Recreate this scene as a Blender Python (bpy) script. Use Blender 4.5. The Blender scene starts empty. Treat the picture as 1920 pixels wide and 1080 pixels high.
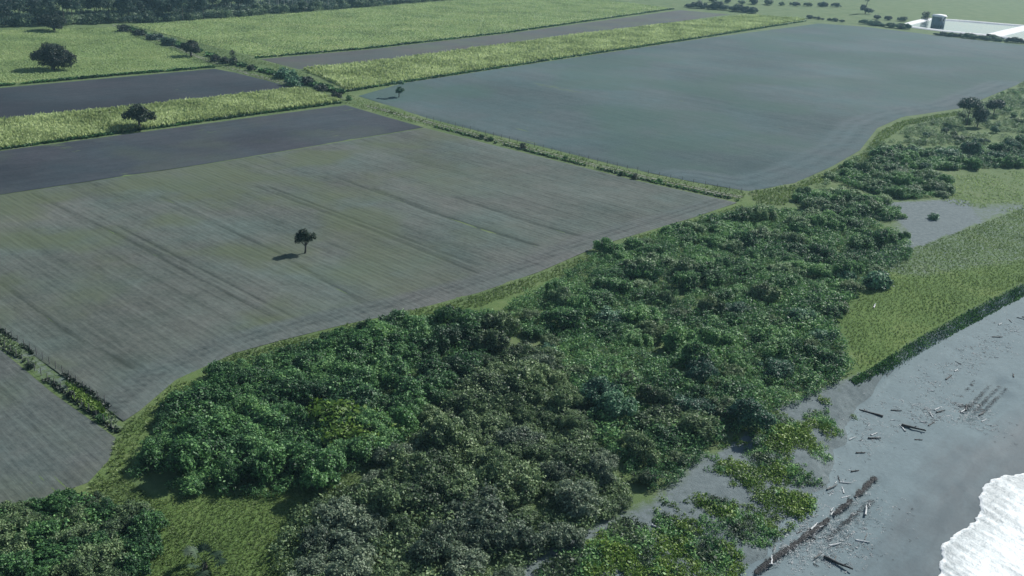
import bpy, math
import numpy as np

# ------------------------------------------------------------------ camera
rng = np.random.default_rng(7)
FPX, CAMH = 1833.0, 80.0                     # focal length in photo pixels, flying height in metres
ROLL = math.atan(200 / 3950.0)
PITCH = math.atan((540 + 183) * math.cos(ROLL) / FPX)
Fw = np.array([0, math.cos(PITCH), -math.sin(PITCH)])
R0 = np.array([1.0, 0, 0]); U0 = np.cross(R0, Fw)
Rt = math.cos(ROLL) * R0 + math.sin(ROLL) * U0
Up = -math.sin(ROLL) * R0 + math.cos(ROLL) * U0

scene = bpy.context.scene
col = scene.collection
cam_d = bpy.data.cameras.new('camera'); cam = bpy.data.objects.new('camera', cam_d); col.objects.link(cam)
from mathutils import Matrix
M = Matrix(((Rt[0], Up[0], -Fw[0], 0), (Rt[1], Up[1], -Fw[1], 0), (Rt[2], Up[2], -Fw[2], CAMH), (0, 0, 0, 1)))
cam.matrix_world = M
cam_d.sensor_width = 36; cam_d.angle = 2 * math.atan(960 / FPX)
cam_d.clip_start = 1; cam_d.clip_end = 20000
scene.camera = cam

# ------------------------------------------------------------------ light
SUN_EL, SUN_AZ = math.radians(37), math.radians(46)     # azimuth clockwise from +Y
world = bpy.data.worlds.new('World'); scene.world = world; world.use_nodes = True
wn = world.node_tree.nodes; wl = world.node_tree.links
sky = wn.new('ShaderNodeTexSky'); sky.sky_type = 'NISHITA'; sky.sun_disc = False
sky.sun_elevation = SUN_EL; sky.sun_rotation = SUN_AZ; sky.air_density = 1.2; sky.dust_density = 0.6; sky.ozone_density = 2.0
wl.new(sky.outputs[0], wn['Background'].inputs[0]); wn['Background'].inputs[1].default_value = 0.062
sun_d = bpy.data.lights.new('sun', 'SUN'); sun_d.energy = 4.4; sun_d.angle = math.radians(0.6); sun_d.color = (1.0, 0.975, 0.93)
sun = bpy.data.objects.new('sun', sun_d); col.objects.link(sun); sun.location = (0, 0, 300)
sd = np.array([math.sin(SUN_AZ) * math.cos(SUN_EL), math.cos(SUN_AZ) * math.cos(SUN_EL), math.sin(SUN_EL)])
from mathutils import Vector
sun.rotation_euler = Vector(sd).to_track_quat('Z', 'Y').to_euler()
vs = scene.view_settings
vs.view_transform = 'Standard'; vs.look = 'None'; vs.exposure = 0.62; vs.gamma = 1.0; vs.use_curve_mapping = False
scene.render.engine = 'CYCLES'
scene.cycles.max_bounces = 6; scene.cycles.transparent_max_bounces = 8; scene.cycles.volume_bounces = 0

# ------------------------------------------------------------------ helpers
def g(x, y, z=0.0):
    """photo pixel -> point on the level z"""
    v = Fw + Rt * (x - 960) / FPX - Up * (y - 540) / FPX
    t = (z - CAMH) / v[2]
    return np.array([v[0] * t, v[1] * t, z])
def gp(pts, z=0.0): return np.array([g(x, y, z)[:2] for x, y in pts])

def hash2(ix, iy, seed):
    h = (ix.astype(np.int64) * 374761393 + iy.astype(np.int64) * 668265263 + seed * 974634211) & 0xffffffff
    h = ((h ^ (h >> 13)) * 1274126177) & 0xffffffff
    h = ((h ^ (h >> 16)) * 2246822519) & 0xffffffff
    return ((h ^ (h >> 15)) & 0xffffff) / float(0xffffff)
def vnoise(x, y, seed=0):
    ix = np.floor(x); iy = np.floor(y); fx = x - ix; fy = y - iy
    fx = fx * fx * (3 - 2 * fx); fy = fy * fy * (3 - 2 * fy)
    ix = ix.astype(np.int64); iy = iy.astype(np.int64)
    a = hash2(ix, iy, seed); b = hash2(ix + 1, iy, seed); c = hash2(ix, iy + 1, seed); d = hash2(ix + 1, iy + 1, seed)
    return (a * (1 - fx) + b * fx) * (1 - fy) + (c * (1 - fx) + d * fx) * fy
def fbm(x, y, seed=0, o=4):
    r = 0; a = 0.5; s = 0
    for i in range(o):
        r = r + a * vnoise(x, y, seed + i * 17); s += a; x = x * 2.03; y = y * 2.03; a *= 0.5
    return r / s
def inside(P, poly):
    x, y = P[:, 0], P[:, 1]; r = np.zeros(len(P), bool); n = len(poly)
    for i in range(n):
        x0, y0 = poly[i]; x1, y1 = poly[(i + 1) % n]
        c = ((y0 > y) != (y1 > y))
        if y1 != y0: r ^= c & (x < (x1 - x0) * (y - y0) / (y1 - y0) + x0)
    return r
def nearest(P, line, closed=False):
    best = np.full(len(P), 1e18); Q = np.zeros_like(P); n = len(line)
    for i in range(n if closed else n - 1):
        a = line[i]; d = line[(i + 1) % n] - a; L = d @ d
        if L == 0: continue
        t = np.clip(((P - a) @ d) / L, 0, 1); q = a + t[:, None] * d
        e = ((P - q) ** 2).sum(1); m = e < best; best[m] = e[m]; Q[m] = q[m]
    return np.sqrt(best), Q
def sst(a, b, x):
    t = np.clip((x - a) / (b - a), 0, 1); return t * t * (3 - 2 * t)

def mesh_np(name, V, F, mat=None, smooth=False, attrs=None):
    """F: int array (n,3) or (n,4)"""
    me = bpy.data.meshes.new(name); V = np.asarray(V, np.float32); F = np.asarray(F, np.int32); k = F.shape[1]
    me.vertices.add(len(V)); me.vertices.foreach_set('co', V.ravel())
    me.loops.add(F.size); me.loops.foreach_set('vertex_index', F.ravel())
    me.polygons.add(len(F)); me.polygons.foreach_set('loop_start', np.arange(0, F.size, k, dtype=np.int32))
    me.polygons.foreach_set('loop_total', np.full(len(F), k, np.int32))
    if smooth: me.polygons.foreach_set('use_smooth', np.ones(len(F), bool))
    for an, av in (attrs or {}).items():
        at = me.attributes.new(an, 'FLOAT', 'POINT'); at.data.foreach_set('value', np.asarray(av, np.float32))
    me.update(); me.validate()
    if mat: me.materials.append(mat)
    return me
def obj(name, me, parent=None, loc=None, rz=0.0, sc=None):
    o = bpy.data.objects.new(name, me); col.objects.link(o)
    if loc is not None: o.location = loc
    o.rotation_euler = (0, 0, rz)
    if sc is not None: o.scale = (sc, sc, sc) if np.isscalar(sc) else sc
    if parent: o.parent = parent
    return o
def tag(o, label, cat, group=None):
    o['label'] = label; o['category'] = cat
    if group: o['group'] = group
    return o
def struct(o): o['kind'] = 'structure'; return o
def stuff(o, label, cat): o['kind'] = 'stuff'; o['label'] = label; o['category'] = cat; return o
def put_mat(o, m):
    o.material_slots[0].link = 'OBJECT'; o.material_slots[0].material = m

# ------------------------------------------------------------------ materials
def newmat(name):
    m = bpy.data.materials.new(name); m.use_nodes = True
    return m, m.node_tree.nodes, m.node_tree.links, m.node_tree.nodes['Principled BSDF']
def ramp(nd, stops):
    r = nd.new('ShaderNodeValToRGB'); e = r.color_ramp.elements
    while len(e) < len(stops): e.new(0.5)
    for q, (p, c) in zip(e, stops): q.position = p; q.color = (*c, 1)
    return r
def noise_node(nd, lk, vec, scale, detail=4, rough=0.55):
    n = nd.new('ShaderNodeTexNoise'); n.inputs['Scale'].default_value = scale
    n.inputs['Detail'].default_value = detail; n.inputs['Roughness'].default_value = rough
    if vec: lk.new(vec, n.inputs['Vector'])
    return n
def math_node(nd, lk, op, a, b):
    n = nd.new('ShaderNodeMath'); n.operation = op
    for i, v in enumerate((a, b)):
        if isinstance(v, (int, float)): n.inputs[i].default_value = v
        else: lk.new(v, n.inputs[i])
    return n.outputs[0]
def leaf_mat(name, dark, mid, light, trans=0.35, scale=0.22, rnd=0.5, isl=0.55):
    m, nd, lk, b = newmat(name)
    geo = nd.new('ShaderNodeNewGeometry'); oi = nd.new('ShaderNodeObjectInfo')
    n1 = noise_node(nd, lk, geo.outputs['Position'], scale, 3)
    n2 = noise_node(nd, lk, geo.outputs['Position'], 2.3, 2)
    n0 = noise_node(nd, lk, geo.outputs['Position'], 0.05, 2)
    v = math_node(nd, lk, 'ADD', math_node(nd, lk, 'MULTIPLY', n1.outputs[0], 0.9), math_node(nd, lk, 'MULTIPLY', math_node(nd, lk, 'SUBTRACT', n0.outputs[0], 0.5), 0.8))
    v = math_node(nd, lk, 'ADD', v, math_node(nd, lk, 'MULTIPLY', oi.outputs['Random'], rnd * 0.5))
    v = math_node(nd, lk, 'ADD', v, math_node(nd, lk, 'MULTIPLY', math_node(nd, lk, 'SUBTRACT', n2.outputs[0], 0.5), 0.15 + isl))
    v = math_node(nd, lk, 'ADD', v, math_node(nd, lk, 'MULTIPLY', math_node(nd, lk, 'SUBTRACT', geo.outputs['Random Per Island'], 0.5), isl))
    v = math_node(nd, lk, 'SUBTRACT', v, rnd * 0.25)
    r = ramp(nd, [(0.2, dark), (0.48, mid), (0.8, light)]); lk.new(v, r.inputs[0])
    lk.new(r.outputs[0], b.inputs['Base Color']); b.inputs['Roughness'].default_value = 0.55
    b.inputs['Specular IOR Level'].default_value = 0.3
    tr = nd.new('ShaderNodeBsdfTranslucent'); lk.new(r.outputs[0], tr.inputs['Color'])
    mx = nd.new('ShaderNodeMixShader'); mx.inputs[0].default_value = trans
    lk.new(b.outputs[0], mx.inputs[1]); lk.new(tr.outputs[0], mx.inputs[2])
    lk.new(mx.outputs[0], nd['Material Output'].inputs['Surface'])
    return m
def soil_mat(name, c0, c1, green, ang, streak=1.0):
    """ploughed earth: attributes tone (0..1), weeds (0..1); fine streaks along the furrows"""
    m, nd, lk, b = newmat(name)
    geo = nd.new('ShaderNodeNewGeometry'); mp = nd.new('ShaderNodeMapping'); mp.vector_type = 'TEXTURE'
    mp.inputs['Rotation'].default_value = (0, 0, ang); mp.inputs['Scale'].default_value = (5.0, 0.55, 1)
    lk.new(geo.outputs['Position'], mp.inputs['Vector'])
    n1 = noise_node(nd, lk, mp.outputs[0], 1.0, 5, 0.6)
    n2 = noise_node(nd, lk, geo.outputs['Position'], 1.1, 6, 0.75)
    at = nd.new('ShaderNodeAttribute'); at.attribute_name = 'tone'
    aw = nd.new('ShaderNodeAttribute'); aw.attribute_name = 'weeds'
    v = math_node(nd, lk, 'ADD', at.outputs['Fac'], math_node(nd, lk, 'MULTIPLY', math_node(nd, lk, 'SUBTRACT', n1.outputs[0], 0.5), 0.75 * streak))
    v = math_node(nd, lk, 'ADD', v, math_node(nd, lk, 'MULTIPLY', math_node(nd, lk, 'SUBTRACT', n2.outputs[0], 0.5), 1.35))
    n4 = noise_node(nd, lk, geo.outputs['Position'], 0.22, 5, 0.7)
    v = math_node(nd, lk, 'ADD', v, math_node(nd, lk, 'MULTIPLY', math_node(nd, lk, 'SUBTRACT', n4.outputs[0], 0.5), 0.8))
    r = ramp(nd, [(0.0, c0), (1.0, c1)]); lk.new(v, r.inputs[0])
    n3 = noise_node(nd, lk, geo.outputs['Position'], 0.035, 4, 0.6)
    hu = ramp(nd, [(0.35, (0.92, 1.03, 1.04)), (0.5, (1, 1, 1)), (0.65, (1.08, 0.985, 1.0))]); lk.new(n3.outputs[0], hu.inputs[0])
    hm = nd.new('ShaderNodeMixRGB'); hm.blend_type = 'MULTIPLY'; hm.inputs[0].default_value = 1.0; lk.new(r.outputs[0], hm.inputs[1]); lk.new(hu.outputs[0], hm.inputs[2]); r = hm
    w = math_node(nd, lk, 'MULTIPLY', aw.outputs['Fac'], math_node(nd, lk, 'ADD', n2.outputs[0], 0.25))
    mx = nd.new('ShaderNodeMixRGB'); lk.new(w, mx.inputs[0]); lk.new(r.outputs[0], mx.inputs[1]); mx.inputs[2].default_value = (*green, 1)
    lk.new(mx.outputs[0], b.inputs['Base Color']); b.inputs['Roughness'].default_value = 0.95; b.inputs['Specular IOR Level'].default_value = 0.15
    bp = nd.new('ShaderNodeBump'); bp.inputs['Strength'].default_value = 0.6; bp.inputs['Distance'].default_value = 0.12
    lk.new(n1.outputs[0], bp.inputs['Height']); lk.new(bp.outputs[0], b.inputs['Normal'])
    return m
def plain_noise_mat(name, c0, c1, scale, rough=0.9, bump=0.0, spec=0.2):
    m, nd, lk, b = newmat(name)
    geo = nd.new('ShaderNodeNewGeometry'); n = noise_node(nd, lk, geo.outputs['Position'], scale, 5, 0.6)
    r = ramp(nd, [(0.3, c0), (0.7, c1)]); lk.new(n.outputs[0], r.inputs[0]); lk.new(r.outputs[0], b.inputs['Base Color'])
    b.inputs['Roughness'].default_value = rough; b.inputs['Specular IOR Level'].default_value = spec
    if bump:
        bp = nd.new('ShaderNodeBump'); bp.inputs['Distance'].default_value = bump; lk.new(n.outputs[0], bp.inputs['Height']); lk.new(bp.outputs[0], b.inputs['Normal'])
    return m
bark = plain_noise_mat('bark', (0.05, 0.045, 0.04), (0.11, 0.10, 0.085), 3.0)
bark_pale = plain_noise_mat('bark_pale', (0.16, 0.17, 0.16), (0.30, 0.31, 0.29), 2.0)
wood_grey = plain_noise_mat('weathered_wood', (0.10, 0.10, 0.095), (0.2, 0.2, 0.19), 5.0)
wood_dark = plain_noise_mat('wet_wood', (0.02, 0.022, 0.024), (0.05, 0.05, 0.05), 4.0, 0.6)
wood_bleached = plain_noise_mat('bleached_wood', (0.38, 0.39, 0.38), (0.62, 0.63, 0.62), 4.0)

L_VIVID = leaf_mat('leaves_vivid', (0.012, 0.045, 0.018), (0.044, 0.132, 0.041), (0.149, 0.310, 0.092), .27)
L_OLIVE = leaf_mat('leaves_olive', (0.024, 0.05, 0.024), (0.090, 0.156, 0.062), (0.225, 0.312, 0.138), .27)
L_GREY = leaf_mat('leaves_grey_olive', (0.032, 0.055, 0.036), (0.114, 0.168, 0.102), (0.252, 0.312, 0.198), .27)
L_MID = leaf_mat('leaves_mid', (0.018, 0.06, 0.026), (0.081, 0.208, 0.068), (0.247, 0.429, 0.143), .3)
L_BLUE = leaf_mat('leaves_bluish', (0.015, 0.052, 0.034), (0.060, 0.162, 0.090), (0.180, 0.336, 0.180), .27)
L_YELLOW = leaf_mat('leaves_yellow_green', (0.05, 0.11, 0.016), (0.12, 0.22, 0.03), (0.24, 0.34, 0.07), .27)
L_PALE = leaf_mat('leaves_pale', (0.06, 0.11, 0.05), (0.150, 0.250, 0.106), (0.263, 0.375, 0.175), .27)
L_DARK = leaf_mat('leaves_dark', (0.006, 0.014, 0.010), (0.014, 0.032, 0.018), (0.03, 0.06, 0.028), 0.15)
L_FAR = leaf_mat('leaves_far', (0.012, 0.034, 0.032), (0.03, 0.07, 0.056), (0.085, 0.15, 0.10), 0.3, 0.06)
L_FARP = leaf_mat('leaves_far_pale', (0.05, 0.09, 0.055), (0.10, 0.16, 0.09), (0.18, 0.26, 0.14), 0.3, 0.06)
L_BROWN = leaf_mat('leaves_dry', (0.04, 0.035, 0.025), (0.09, 0.075, 0.05), (0.15, 0.13, 0.08), 0.2)
L_CROP = leaf_mat('crop_leaves', (0.21, 0.27, 0.10), (0.34, 0.42, 0.175), (0.46, 0.54, 0.26), 0.45, 0.05, 0, 0.35)
L_PAST = leaf_mat('pasture_grass', (0.19, 0.27, 0.11), (0.30, 0.40, 0.165), (0.42, 0.50, 0.24), 0.45, 0.03, 0, 0.18)
L_GRASS = leaf_mat('grass_tufts', (0.08, 0.135, 0.035), (0.14, 0.215, 0.06), (0.22, 0.29, 0.10), 0.4, 0.15, 0, 0.2)

# ------------------------------------------------------------------ coast frame and terrain height
ZB, ZS = -2.6, -4.2                     # bank toe, sea level
top_px = [(560, 1500), (860, 1200), (1000, 1085), (1150, 990), (1235, 950), (1335, 850), (1420, 795), (1545, 738), (1632, 698), (1700, 642), (1830, 572), (1920, 527)]
toe_px = [(900, 1500), (1260, 1200), (1385, 1080), (1450, 1025), (1530, 945), (1562, 880), (1612, 780), (1662, 712), (1722, 664), (1845, 592), (1925, 550)]
TOP = gp(top_px, 0); TOE = gp(toe_px, ZB)
a0, a1 = TOE[2], TOE[-1]
SX = (a1 - a0) / np.linalg.norm(a1 - a0); TX = np.array([SX[1], -SX[0]])      # s along the coast, t seaward
def ST(P): P = np.asarray(P)[:, :2]; return P @ SX, P @ TX
ss, tt = ST(TOP); o_ = np.argsort(ss); TOPs, TOPt = ss[o_], tt[o_]
ss, tt = ST(TOE); o_ = np.argsort(ss); TOEs, TOEt = ss[o_], tt[o_]
def lin(s, xs, ys):
    r = np.interp(s, xs, ys)
    k0 = (ys[1] - ys[0]) / (xs[1] - xs[0]) * 0.3; k1 = (ys[-1] - ys[-2]) / (xs[-1] - xs[-2]) * 0.5
    r = np.where(s < xs[0], ys[0] + np.clip(k0 * (s - xs[0]), -40, 40), r)
    return np.where(s > xs[-1], ys[-1] + np.clip(k1 * (s - xs[-1]), -60, 60), r)
def toe_at(s): return lin(s, TOEs, TOEt) + (fbm(s / 5, s * 0 + .3, 91) - .5) * 4.5 * np.clip((s - s_lo) / 5, 0, 1) * (1 - sst(s_hi - 25, s_hi, s))
s_lo, s_hi = TOEs[0], TOEs[7]
def height(P):
    s, t = ST(P); tp = lin(s, TOPs, TOPt); te = np.maximum(toe_at(s), tp + 1.0)
    w = np.clip((t - tp) / (te - tp), 0, 1)
    w = 0.35 * w + 0.65 * w ** 1.6
    slope = (te - tp)
    z = ZB * w
    x, y = np.asarray(P)[:, 0], np.asarray(P)[:, 1]
    z = z + (fbm(x / 6, y / 6, 3) - 0.5) * 0.9 * np.clip(slope / 8, 0.2, 1.2) * np.sin(np.pi * w)
    inl = np.clip((tp - t) / 20, 0, 1)
    z = z + (1 - w) * (fbm(x / 9, y / 9, 5) - 0.6) * 0.35 * np.clip((tp - t) / 6 + .4, 0, 1)
    sea = np.clip(t - te, 0, None)
    z = np.where(sea > 0, ZB - sea * 0.052 - np.clip(sea - 60, 0, 400) * 0.03, z)
    return z
def zat(x, y): return float(height(np.array([[x, y]]))[0])
def ground_from_px(x, y):
    z = 0.0
    for _ in range(6):
        p = g(x, y, z); z = zat(p[0], p[1])
    p = g(x, y, z); return p

def nonuni(fine0, fine1, step, far0, far1, k=1.18):
    a = list(np.arange(fine0, fine1, step)); d = step; x = a[-1]
    while x < far1: d *= k; x = min(x + d, far1); a.append(x)
    d = step; x = fine0; b = []
    while x > far0: d *= k; x = max(x - d, far0); b.append(x)
    return np.array(b[::-1] + a)
sA, _ = ST(np.array([[60, 90.]])); 
S = nonuni(float(sA[0]) - 60, float(sA[0]) + 260, 1.1, -3600, 3600)
_, tA = ST(TOE[4:5]); t0 = float(tA[0])
def grid_mesh(s, t_of, name, mat, zoff=0.0, attrf=None):
    SS = np.repeat(s[:, None], t_of.shape[1], 1)
    P = SS[..., None] * SX + t_of[..., None] * TX
    P2 = P.reshape(-1, 2); z = height(P2) + zoff
    V = np.c_[P2, z]; n, m = t_of.shape
    i = np.arange(n - 1)[:, None] * m + np.arange(m - 1)[None]; F = np.stack([i, i + m, i + m + 1, i + 1], -1).reshape(-1, 4)[:, ::-1]
    return mesh_np(name, V, F, mat, True, attrf(V) if attrf else None)

# --- ground material: grass with sandy patches (sand attribute) and the bare dune slope
m, nd, lk, b = newmat('coastal_ground')
geo = nd.new('ShaderNodeNewGeometry'); sat = nd.new('ShaderNodeAttribute'); sat.attribute_name = 'sand'; lat = nd.new('ShaderNodeAttribute'); lat.attribute_name = 'lush'
n1 = noise_node(nd, lk, geo.outputs['Position'], 0.09, 6, 0.6); n2 = noise_node(nd, lk, geo.outputs['Position'], 0.8, 5, 0.65); n3 = noise_node(nd, lk, geo.outputs['Position'], 5.0, 4, 0.7)
v = math_node(nd, lk, 'ADD', math_node(nd, lk, 'MULTIPLY', n1.outputs[0], 0.6), math_node(nd, lk, 'MULTIPLY', n2.outputs[0], 0.4))
rg = ramp(nd, [(0.3, (0.05, 0.085, 0.03)), (0.5, (0.09, 0.135, 0.05)), (0.7, (0.14, 0.165, 0.085))]); lk.new(v, rg.inputs[0])
rl = ramp(nd, [(0.3, (0.045, 0.085, 0.02)), (0.5, (0.08, 0.135, 0.032)), (0.72, (0.135, 0.175, 0.055))]); lk.new(v, rl.inputs[0])
ml = nd.new('ShaderNodeMixRGB'); lk.new(lat.outputs['Fac'], ml.inputs[0]); lk.new(rg.outputs[0], ml.inputs[1]); lk.new(rl.outputs[0], ml.inputs[2])
rs = ramp(nd, [(0.3, (0.088, 0.112, 0.115)), (0.7, (0.15, 0.18, 0.182))]); lk.new(n2.outputs[0], rs.inputs[0])
w = math_node(nd, lk, 'ADD', sat.outputs['Fac'], math_node(nd, lk, 'MULTIPLY', math_node(nd, lk, 'SUBTRACT', n2.outputs[0], 0.5), 1.1))
w = math_node(nd, lk, 'ADD', w, math_node(nd, lk, 'MULTIPLY', math_node(nd, lk, 'SUBTRACT', n3.outputs[0], 0.5), 0.7))
wr = ramp(nd, [(0.28, (0, 0, 0)), (0.72, (1, 1, 1))]); lk.new(w, wr.inputs[0])
mg = nd.new('ShaderNodeMixRGB'); lk.new(wr.outputs[0], mg.inputs[0]); lk.new(ml.outputs[0], mg.inputs[1]); lk.new(rs.outputs[0], mg.inputs[2])
lk.new(mg.outputs[0], b.inputs['Base Color']); b.inputs['Roughness'].default_value = 0.95; b.inputs['Specular IOR Level'].default_value = 0.15
bp = nd.new('ShaderNodeBump'); bp.inputs['Distance'].default_value = 0.16; bp.inputs['Strength'].default_value = 0.7; lk.new(n3.outputs[0], bp.inputs['Height']); lk.new(bp.outputs[0], b.inputs['Normal'])
ground_mat = m

def ground_attrs(V):
    P = V[:, :2]; s, t = ST(P); tp = lin(s, TOPs, TOPt)
    sand = sst(-0.6, 1.6, t - tp)                                        # bare dune slope
    lush = np.zeros(len(P))
    for poly, amt, fall in (([(1675, 385), (1800, 378), (1830, 420), (1780, 480), (1690, 505), (1660, 470), (1725, 440)], 1.0, 6),
                            ([(1720, 400), (1920, 390), (1920, 470), (1700, 500)], 0.62, 12),
                            ([(-60, 590), (0, 622), (130, 712), (215, 775), (225, 808), (130, 745), (0, 650), (-60, 606)], 0.42, 1),
                            ([(1640, 700), (1545, 735), (1420, 790), (1500, 770), (1620, 720)], 0.8, 3),
                            ([(960, 1085), (1150, 985), (1240, 950), (1330, 860), (1350, 900), (1250, 1000), (1150, 1090)], 0.75, 4)):
        pw = gp(poly); d, _ = nearest(P, pw, True); d = np.where(inside(P, pw), 0, d); sand = np.maximum(sand, amt * (1 - sst(0, fall, d)))
    for poly, amt, fall in (([(1590, 600), (1720, 480), (1920, 400), (1925, 525), (1700, 640), (1640, 695)], 1.0, 8), ([(270, 950), (560, 930), (540, 1100), (250, 1100)], 0.75, 5),
                            ([(160, 920), (330, 720), (700, 600), (960, 560), (1400, 370), (1420, 400), (900, 600), (300, 860)], 0.45, 4)):
        pw = gp(poly); d, _ = nearest(P, pw, True); d = np.where(inside(P, pw), 0, d); lush = np.maximum(lush, amt * (1 - sst(0, fall, d)))
    sand = np.where((lush > 0.5) & (t < tp - 2), np.minimum(sand, 0.42), sand)
    return {'sand': sand, 'lush': lush}
tp = lin(S, TOPs, TOPt); te = np.maximum(toe_at(S), tp + 1.0)
inl = nonuni(0, 90, 1.2, 0, 3600, 1.16)[::-1]
Tg = np.concatenate([tp[:, None] - inl[None], tp[:, None] + (te - tp)[:, None] * np.linspace(0, 1, 16)[None, 1:]], 1)
struct(obj('ground', grid_mesh(S, Tg, 'ground', ground_mat, 0, ground_attrs)))

# --- beach: dark volcanic sand, wetter towards the surf
foam_px = [(1790, 1200), (1770, 1120), (1763, 1072), (1768, 1030), (1795, 1000), (1826, 972), (1836, 940), (1850, 912), (1884, 893), (1925, 884), (2000, 850), (2120, 760)]
FOAM = gp(foam_px, ZS + 0.1)
m, nd, lk, b = newmat('beach_sand')
geo = nd.new('ShaderNodeNewGeometry'); aw = nd.new('ShaderNodeAttribute'); aw.attribute_name = 'wet'
mp = nd.new('ShaderNodeMapping'); mp.vector_type = 'TEXTURE'; mp.inputs['Rotation'].default_value = (0, 0, math.atan2(SX[1], SX[0])); mp.inputs['Scale'].default_value = (14, 3.0, 1)
lk.new(geo.outputs['Position'], mp.inputs['Vector'])
n1 = noise_node(nd, lk, mp.outputs[0], 1.0, 5, 0.55); n2 = noise_node(nd, lk, geo.outputs['Position'], 1.3, 5, 0.7)
v = math_node(nd, lk, 'ADD', aw.outputs['Fac'], math_node(nd, lk, 'MULTIPLY', math_node(nd, lk, 'SUBTRACT', n1.outputs[0], 0.5), 0.9))
r = ramp(nd, [(0.0, (0.145, 0.188, 0.198)), (0.45, (0.128, 0.172, 0.184)), (1.0, (0.05, 0.076, 0.088))]); lk.new(v, r.inputs[0])
mx = nd.new('ShaderNodeMixRGB'); mx.blend_type = 'MULTIPLY'; mx.inputs[0].default_value = 0.5; r2 = ramp(nd, [(0.3, (0.7, 0.7, 0.7)), (0.7, (1.15, 1.15, 1.15))]); lk.new(n2.outputs[0], r2.inputs[0])
lk.new(r.outputs[0], mx.inputs[1]); lk.new(r2.outputs[0], mx.inputs[2]); lk.new(mx.outputs[0], b.inputs['Base Color'])
rr = ramp(nd, [(0.2, (0.85,) * 3), (0.9, (0.6,) * 3)]); lk.new(v, rr.inputs[0]); lk.new(rr.outputs[0], b.inputs['Roughness']); b.inputs['Specular IOR Level'].default_value = 0.1
bp = nd.new('ShaderNodeBump'); bp.inputs['Distance'].default_value = 0.06; bp.inputs['Strength'].default_value = 0.5; lk.new(n2.outputs[0], bp.inputs['Height']); lk.new(bp.outputs[0], b.inputs['Normal'])
beach_mat = m
def beach_attrs(V):
    d, _ = nearest(V[:, :2], FOAM); s, t = ST(V[:, :2])
    te = toe_at(s); w = sst(2, 40, t - te) * 0.5 + 0.75 * (1 - sst(3, 19, d)) + 0.18 * (fbm(s / 20, t / 5, 9) - .5)
    return {'wet': w}
Tb = te[:, None] + np.concatenate([[-0.6], np.arange(0, 70, 0.9), nonuni(70, 72, 1.0, 70, 2600, 1.3)])[None] * 1.0
bme = grid_mesh(S, Tb, 'beach', beach_mat, 0.02, beach_attrs)
co = np.zeros(len(bme.vertices) * 3, np.float32); bme.vertices.foreach_get('co', co); co = co.reshape(-1, 3)
s_, t_ = ST(co); near = sst(0, 3, t_ - toe_at(s_)) * (1 - sst(22, 34, t_ - toe_at(s_)))
co[:, 2] += near * ((fbm(co[:, 0] / 3, co[:, 1] / 3, 11) - 0.5) * 0.34)
# eroded scarps: two stretches where the waves cut a low step
def scarp(px, h, wd):
    L = gp(px, ZB - 0.5); d, Q = nearest(co[:, :2], L); side = ((co[:, :2] - Q) @ TX)
    dd, _ = nearest(co[:, :2], L[[0, -1]]); k = np.exp(-(np.clip(d, 0, None) / wd) ** 2)
    co[:, 2] += k * np.where(side > 0, -h, 0.1 * h)
scarp([(1415, 1078), (1470, 1035), (1540, 985), (1600, 935), (1638, 897)], 0.75, 1.1)
scarp([(1520, 1040), (1580, 985), (1632, 940)], 0.4, 1.5)
scarp([(1800, 782), (1835, 745), (1868, 712)], 0.7, 1.6)
scarp([(1850, 765), (1880, 735)], 0.5, 1.4)
bme.vertices.foreach_set('co', co.ravel()); bme.update()
struct(obj('beach', bme))

# ------------------------------------------------------------------ sea and surf
m, nd, lk, b = newmat('sea_water')
b.inputs['Base Color'].default_value = (0.03, 0.06, 0.07, 1); b.inputs['Roughness'].default_value = 0.12; b.inputs['Specular IOR Level'].default_value = 0.5
geo = nd.new('ShaderNodeNewGeometry'); n = noise_node(nd, lk, geo.outputs['Position'], 0.6, 5); bp = nd.new('ShaderNodeBump'); bp.inputs['Distance'].default_value = 0.2
lk.new(n.outputs[0], bp.inputs['Height']); lk.new(bp.outputs[0], b.inputs['Normal'])
sea_mat = m
s_e = nonuni(-40, 200, 8, -3600, 3600, 1.3); 
# sea sheet follows the surf line
Fs, Ft = ST(FOAM); oo = np.argsort(Fs); Fs, Ft = Fs[oo], Ft[oo]
def seaedge(s): return np.interp(s, Fs, Ft)
tf = np.concatenate([np.arange(4, 60, 2.0), nonuni(60, 62, 2, 60, 2500, 1.4)])
Q = (s_e[:, None, None] * SX + (seaedge(s_e)[:, None] + tf[None])[..., None] * TX).reshape(-1, 2)
zz = ZS - 0.05 + 0.15 * (fbm(Q[:, 0] / 7, Q[:, 1] / 7, 21) - .5)
n_, m_ = len(s_e), len(tf); i = np.arange(n_ - 1)[:, None] * m_ + np.arange(m_ - 1)[None]
struct(obj('sea', mesh_np('sea', np.c_[Q, zz], np.stack([i, i + 1, i + m_ + 1, i + m_], -1).reshape(-1, 4), sea_mat, True)))

m, nd, lk, b = newmat('surf_foam')
geo = nd.new('ShaderNodeNewGeometry'); at = nd.new('ShaderNodeAttribute'); at.attribute_name = 'depth'; a2 = nd.new('ShaderNodeAttribute'); a2.attribute_name = 'along'
cx = nd.new('ShaderNodeCombineXYZ'); lk.new(math_node(nd, lk, 'MULTIPLY', at.outputs['Fac'], 0.10), cx.inputs[0]); lk.new(math_node(nd, lk, 'MULTIPLY', a2.outputs['Fac'], 0.75), cx.inputs[1])
n1 = noise_node(nd, lk, cx.outputs[0], 1.0, 5, 0.6); n2 = noise_node(nd, lk, geo.outputs['Position'], 0.9, 6, 0.65)
edge = ramp(nd, [(0.0, (1,) * 3), (0.06, (0.2,) * 3), (0.25, (0.3,) * 3), (0.6, (0.5,) * 3)]); lk.new(math_node(nd, lk, 'DIVIDE', at.outputs['Fac'], 12.0), edge.inputs[0])
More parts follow.
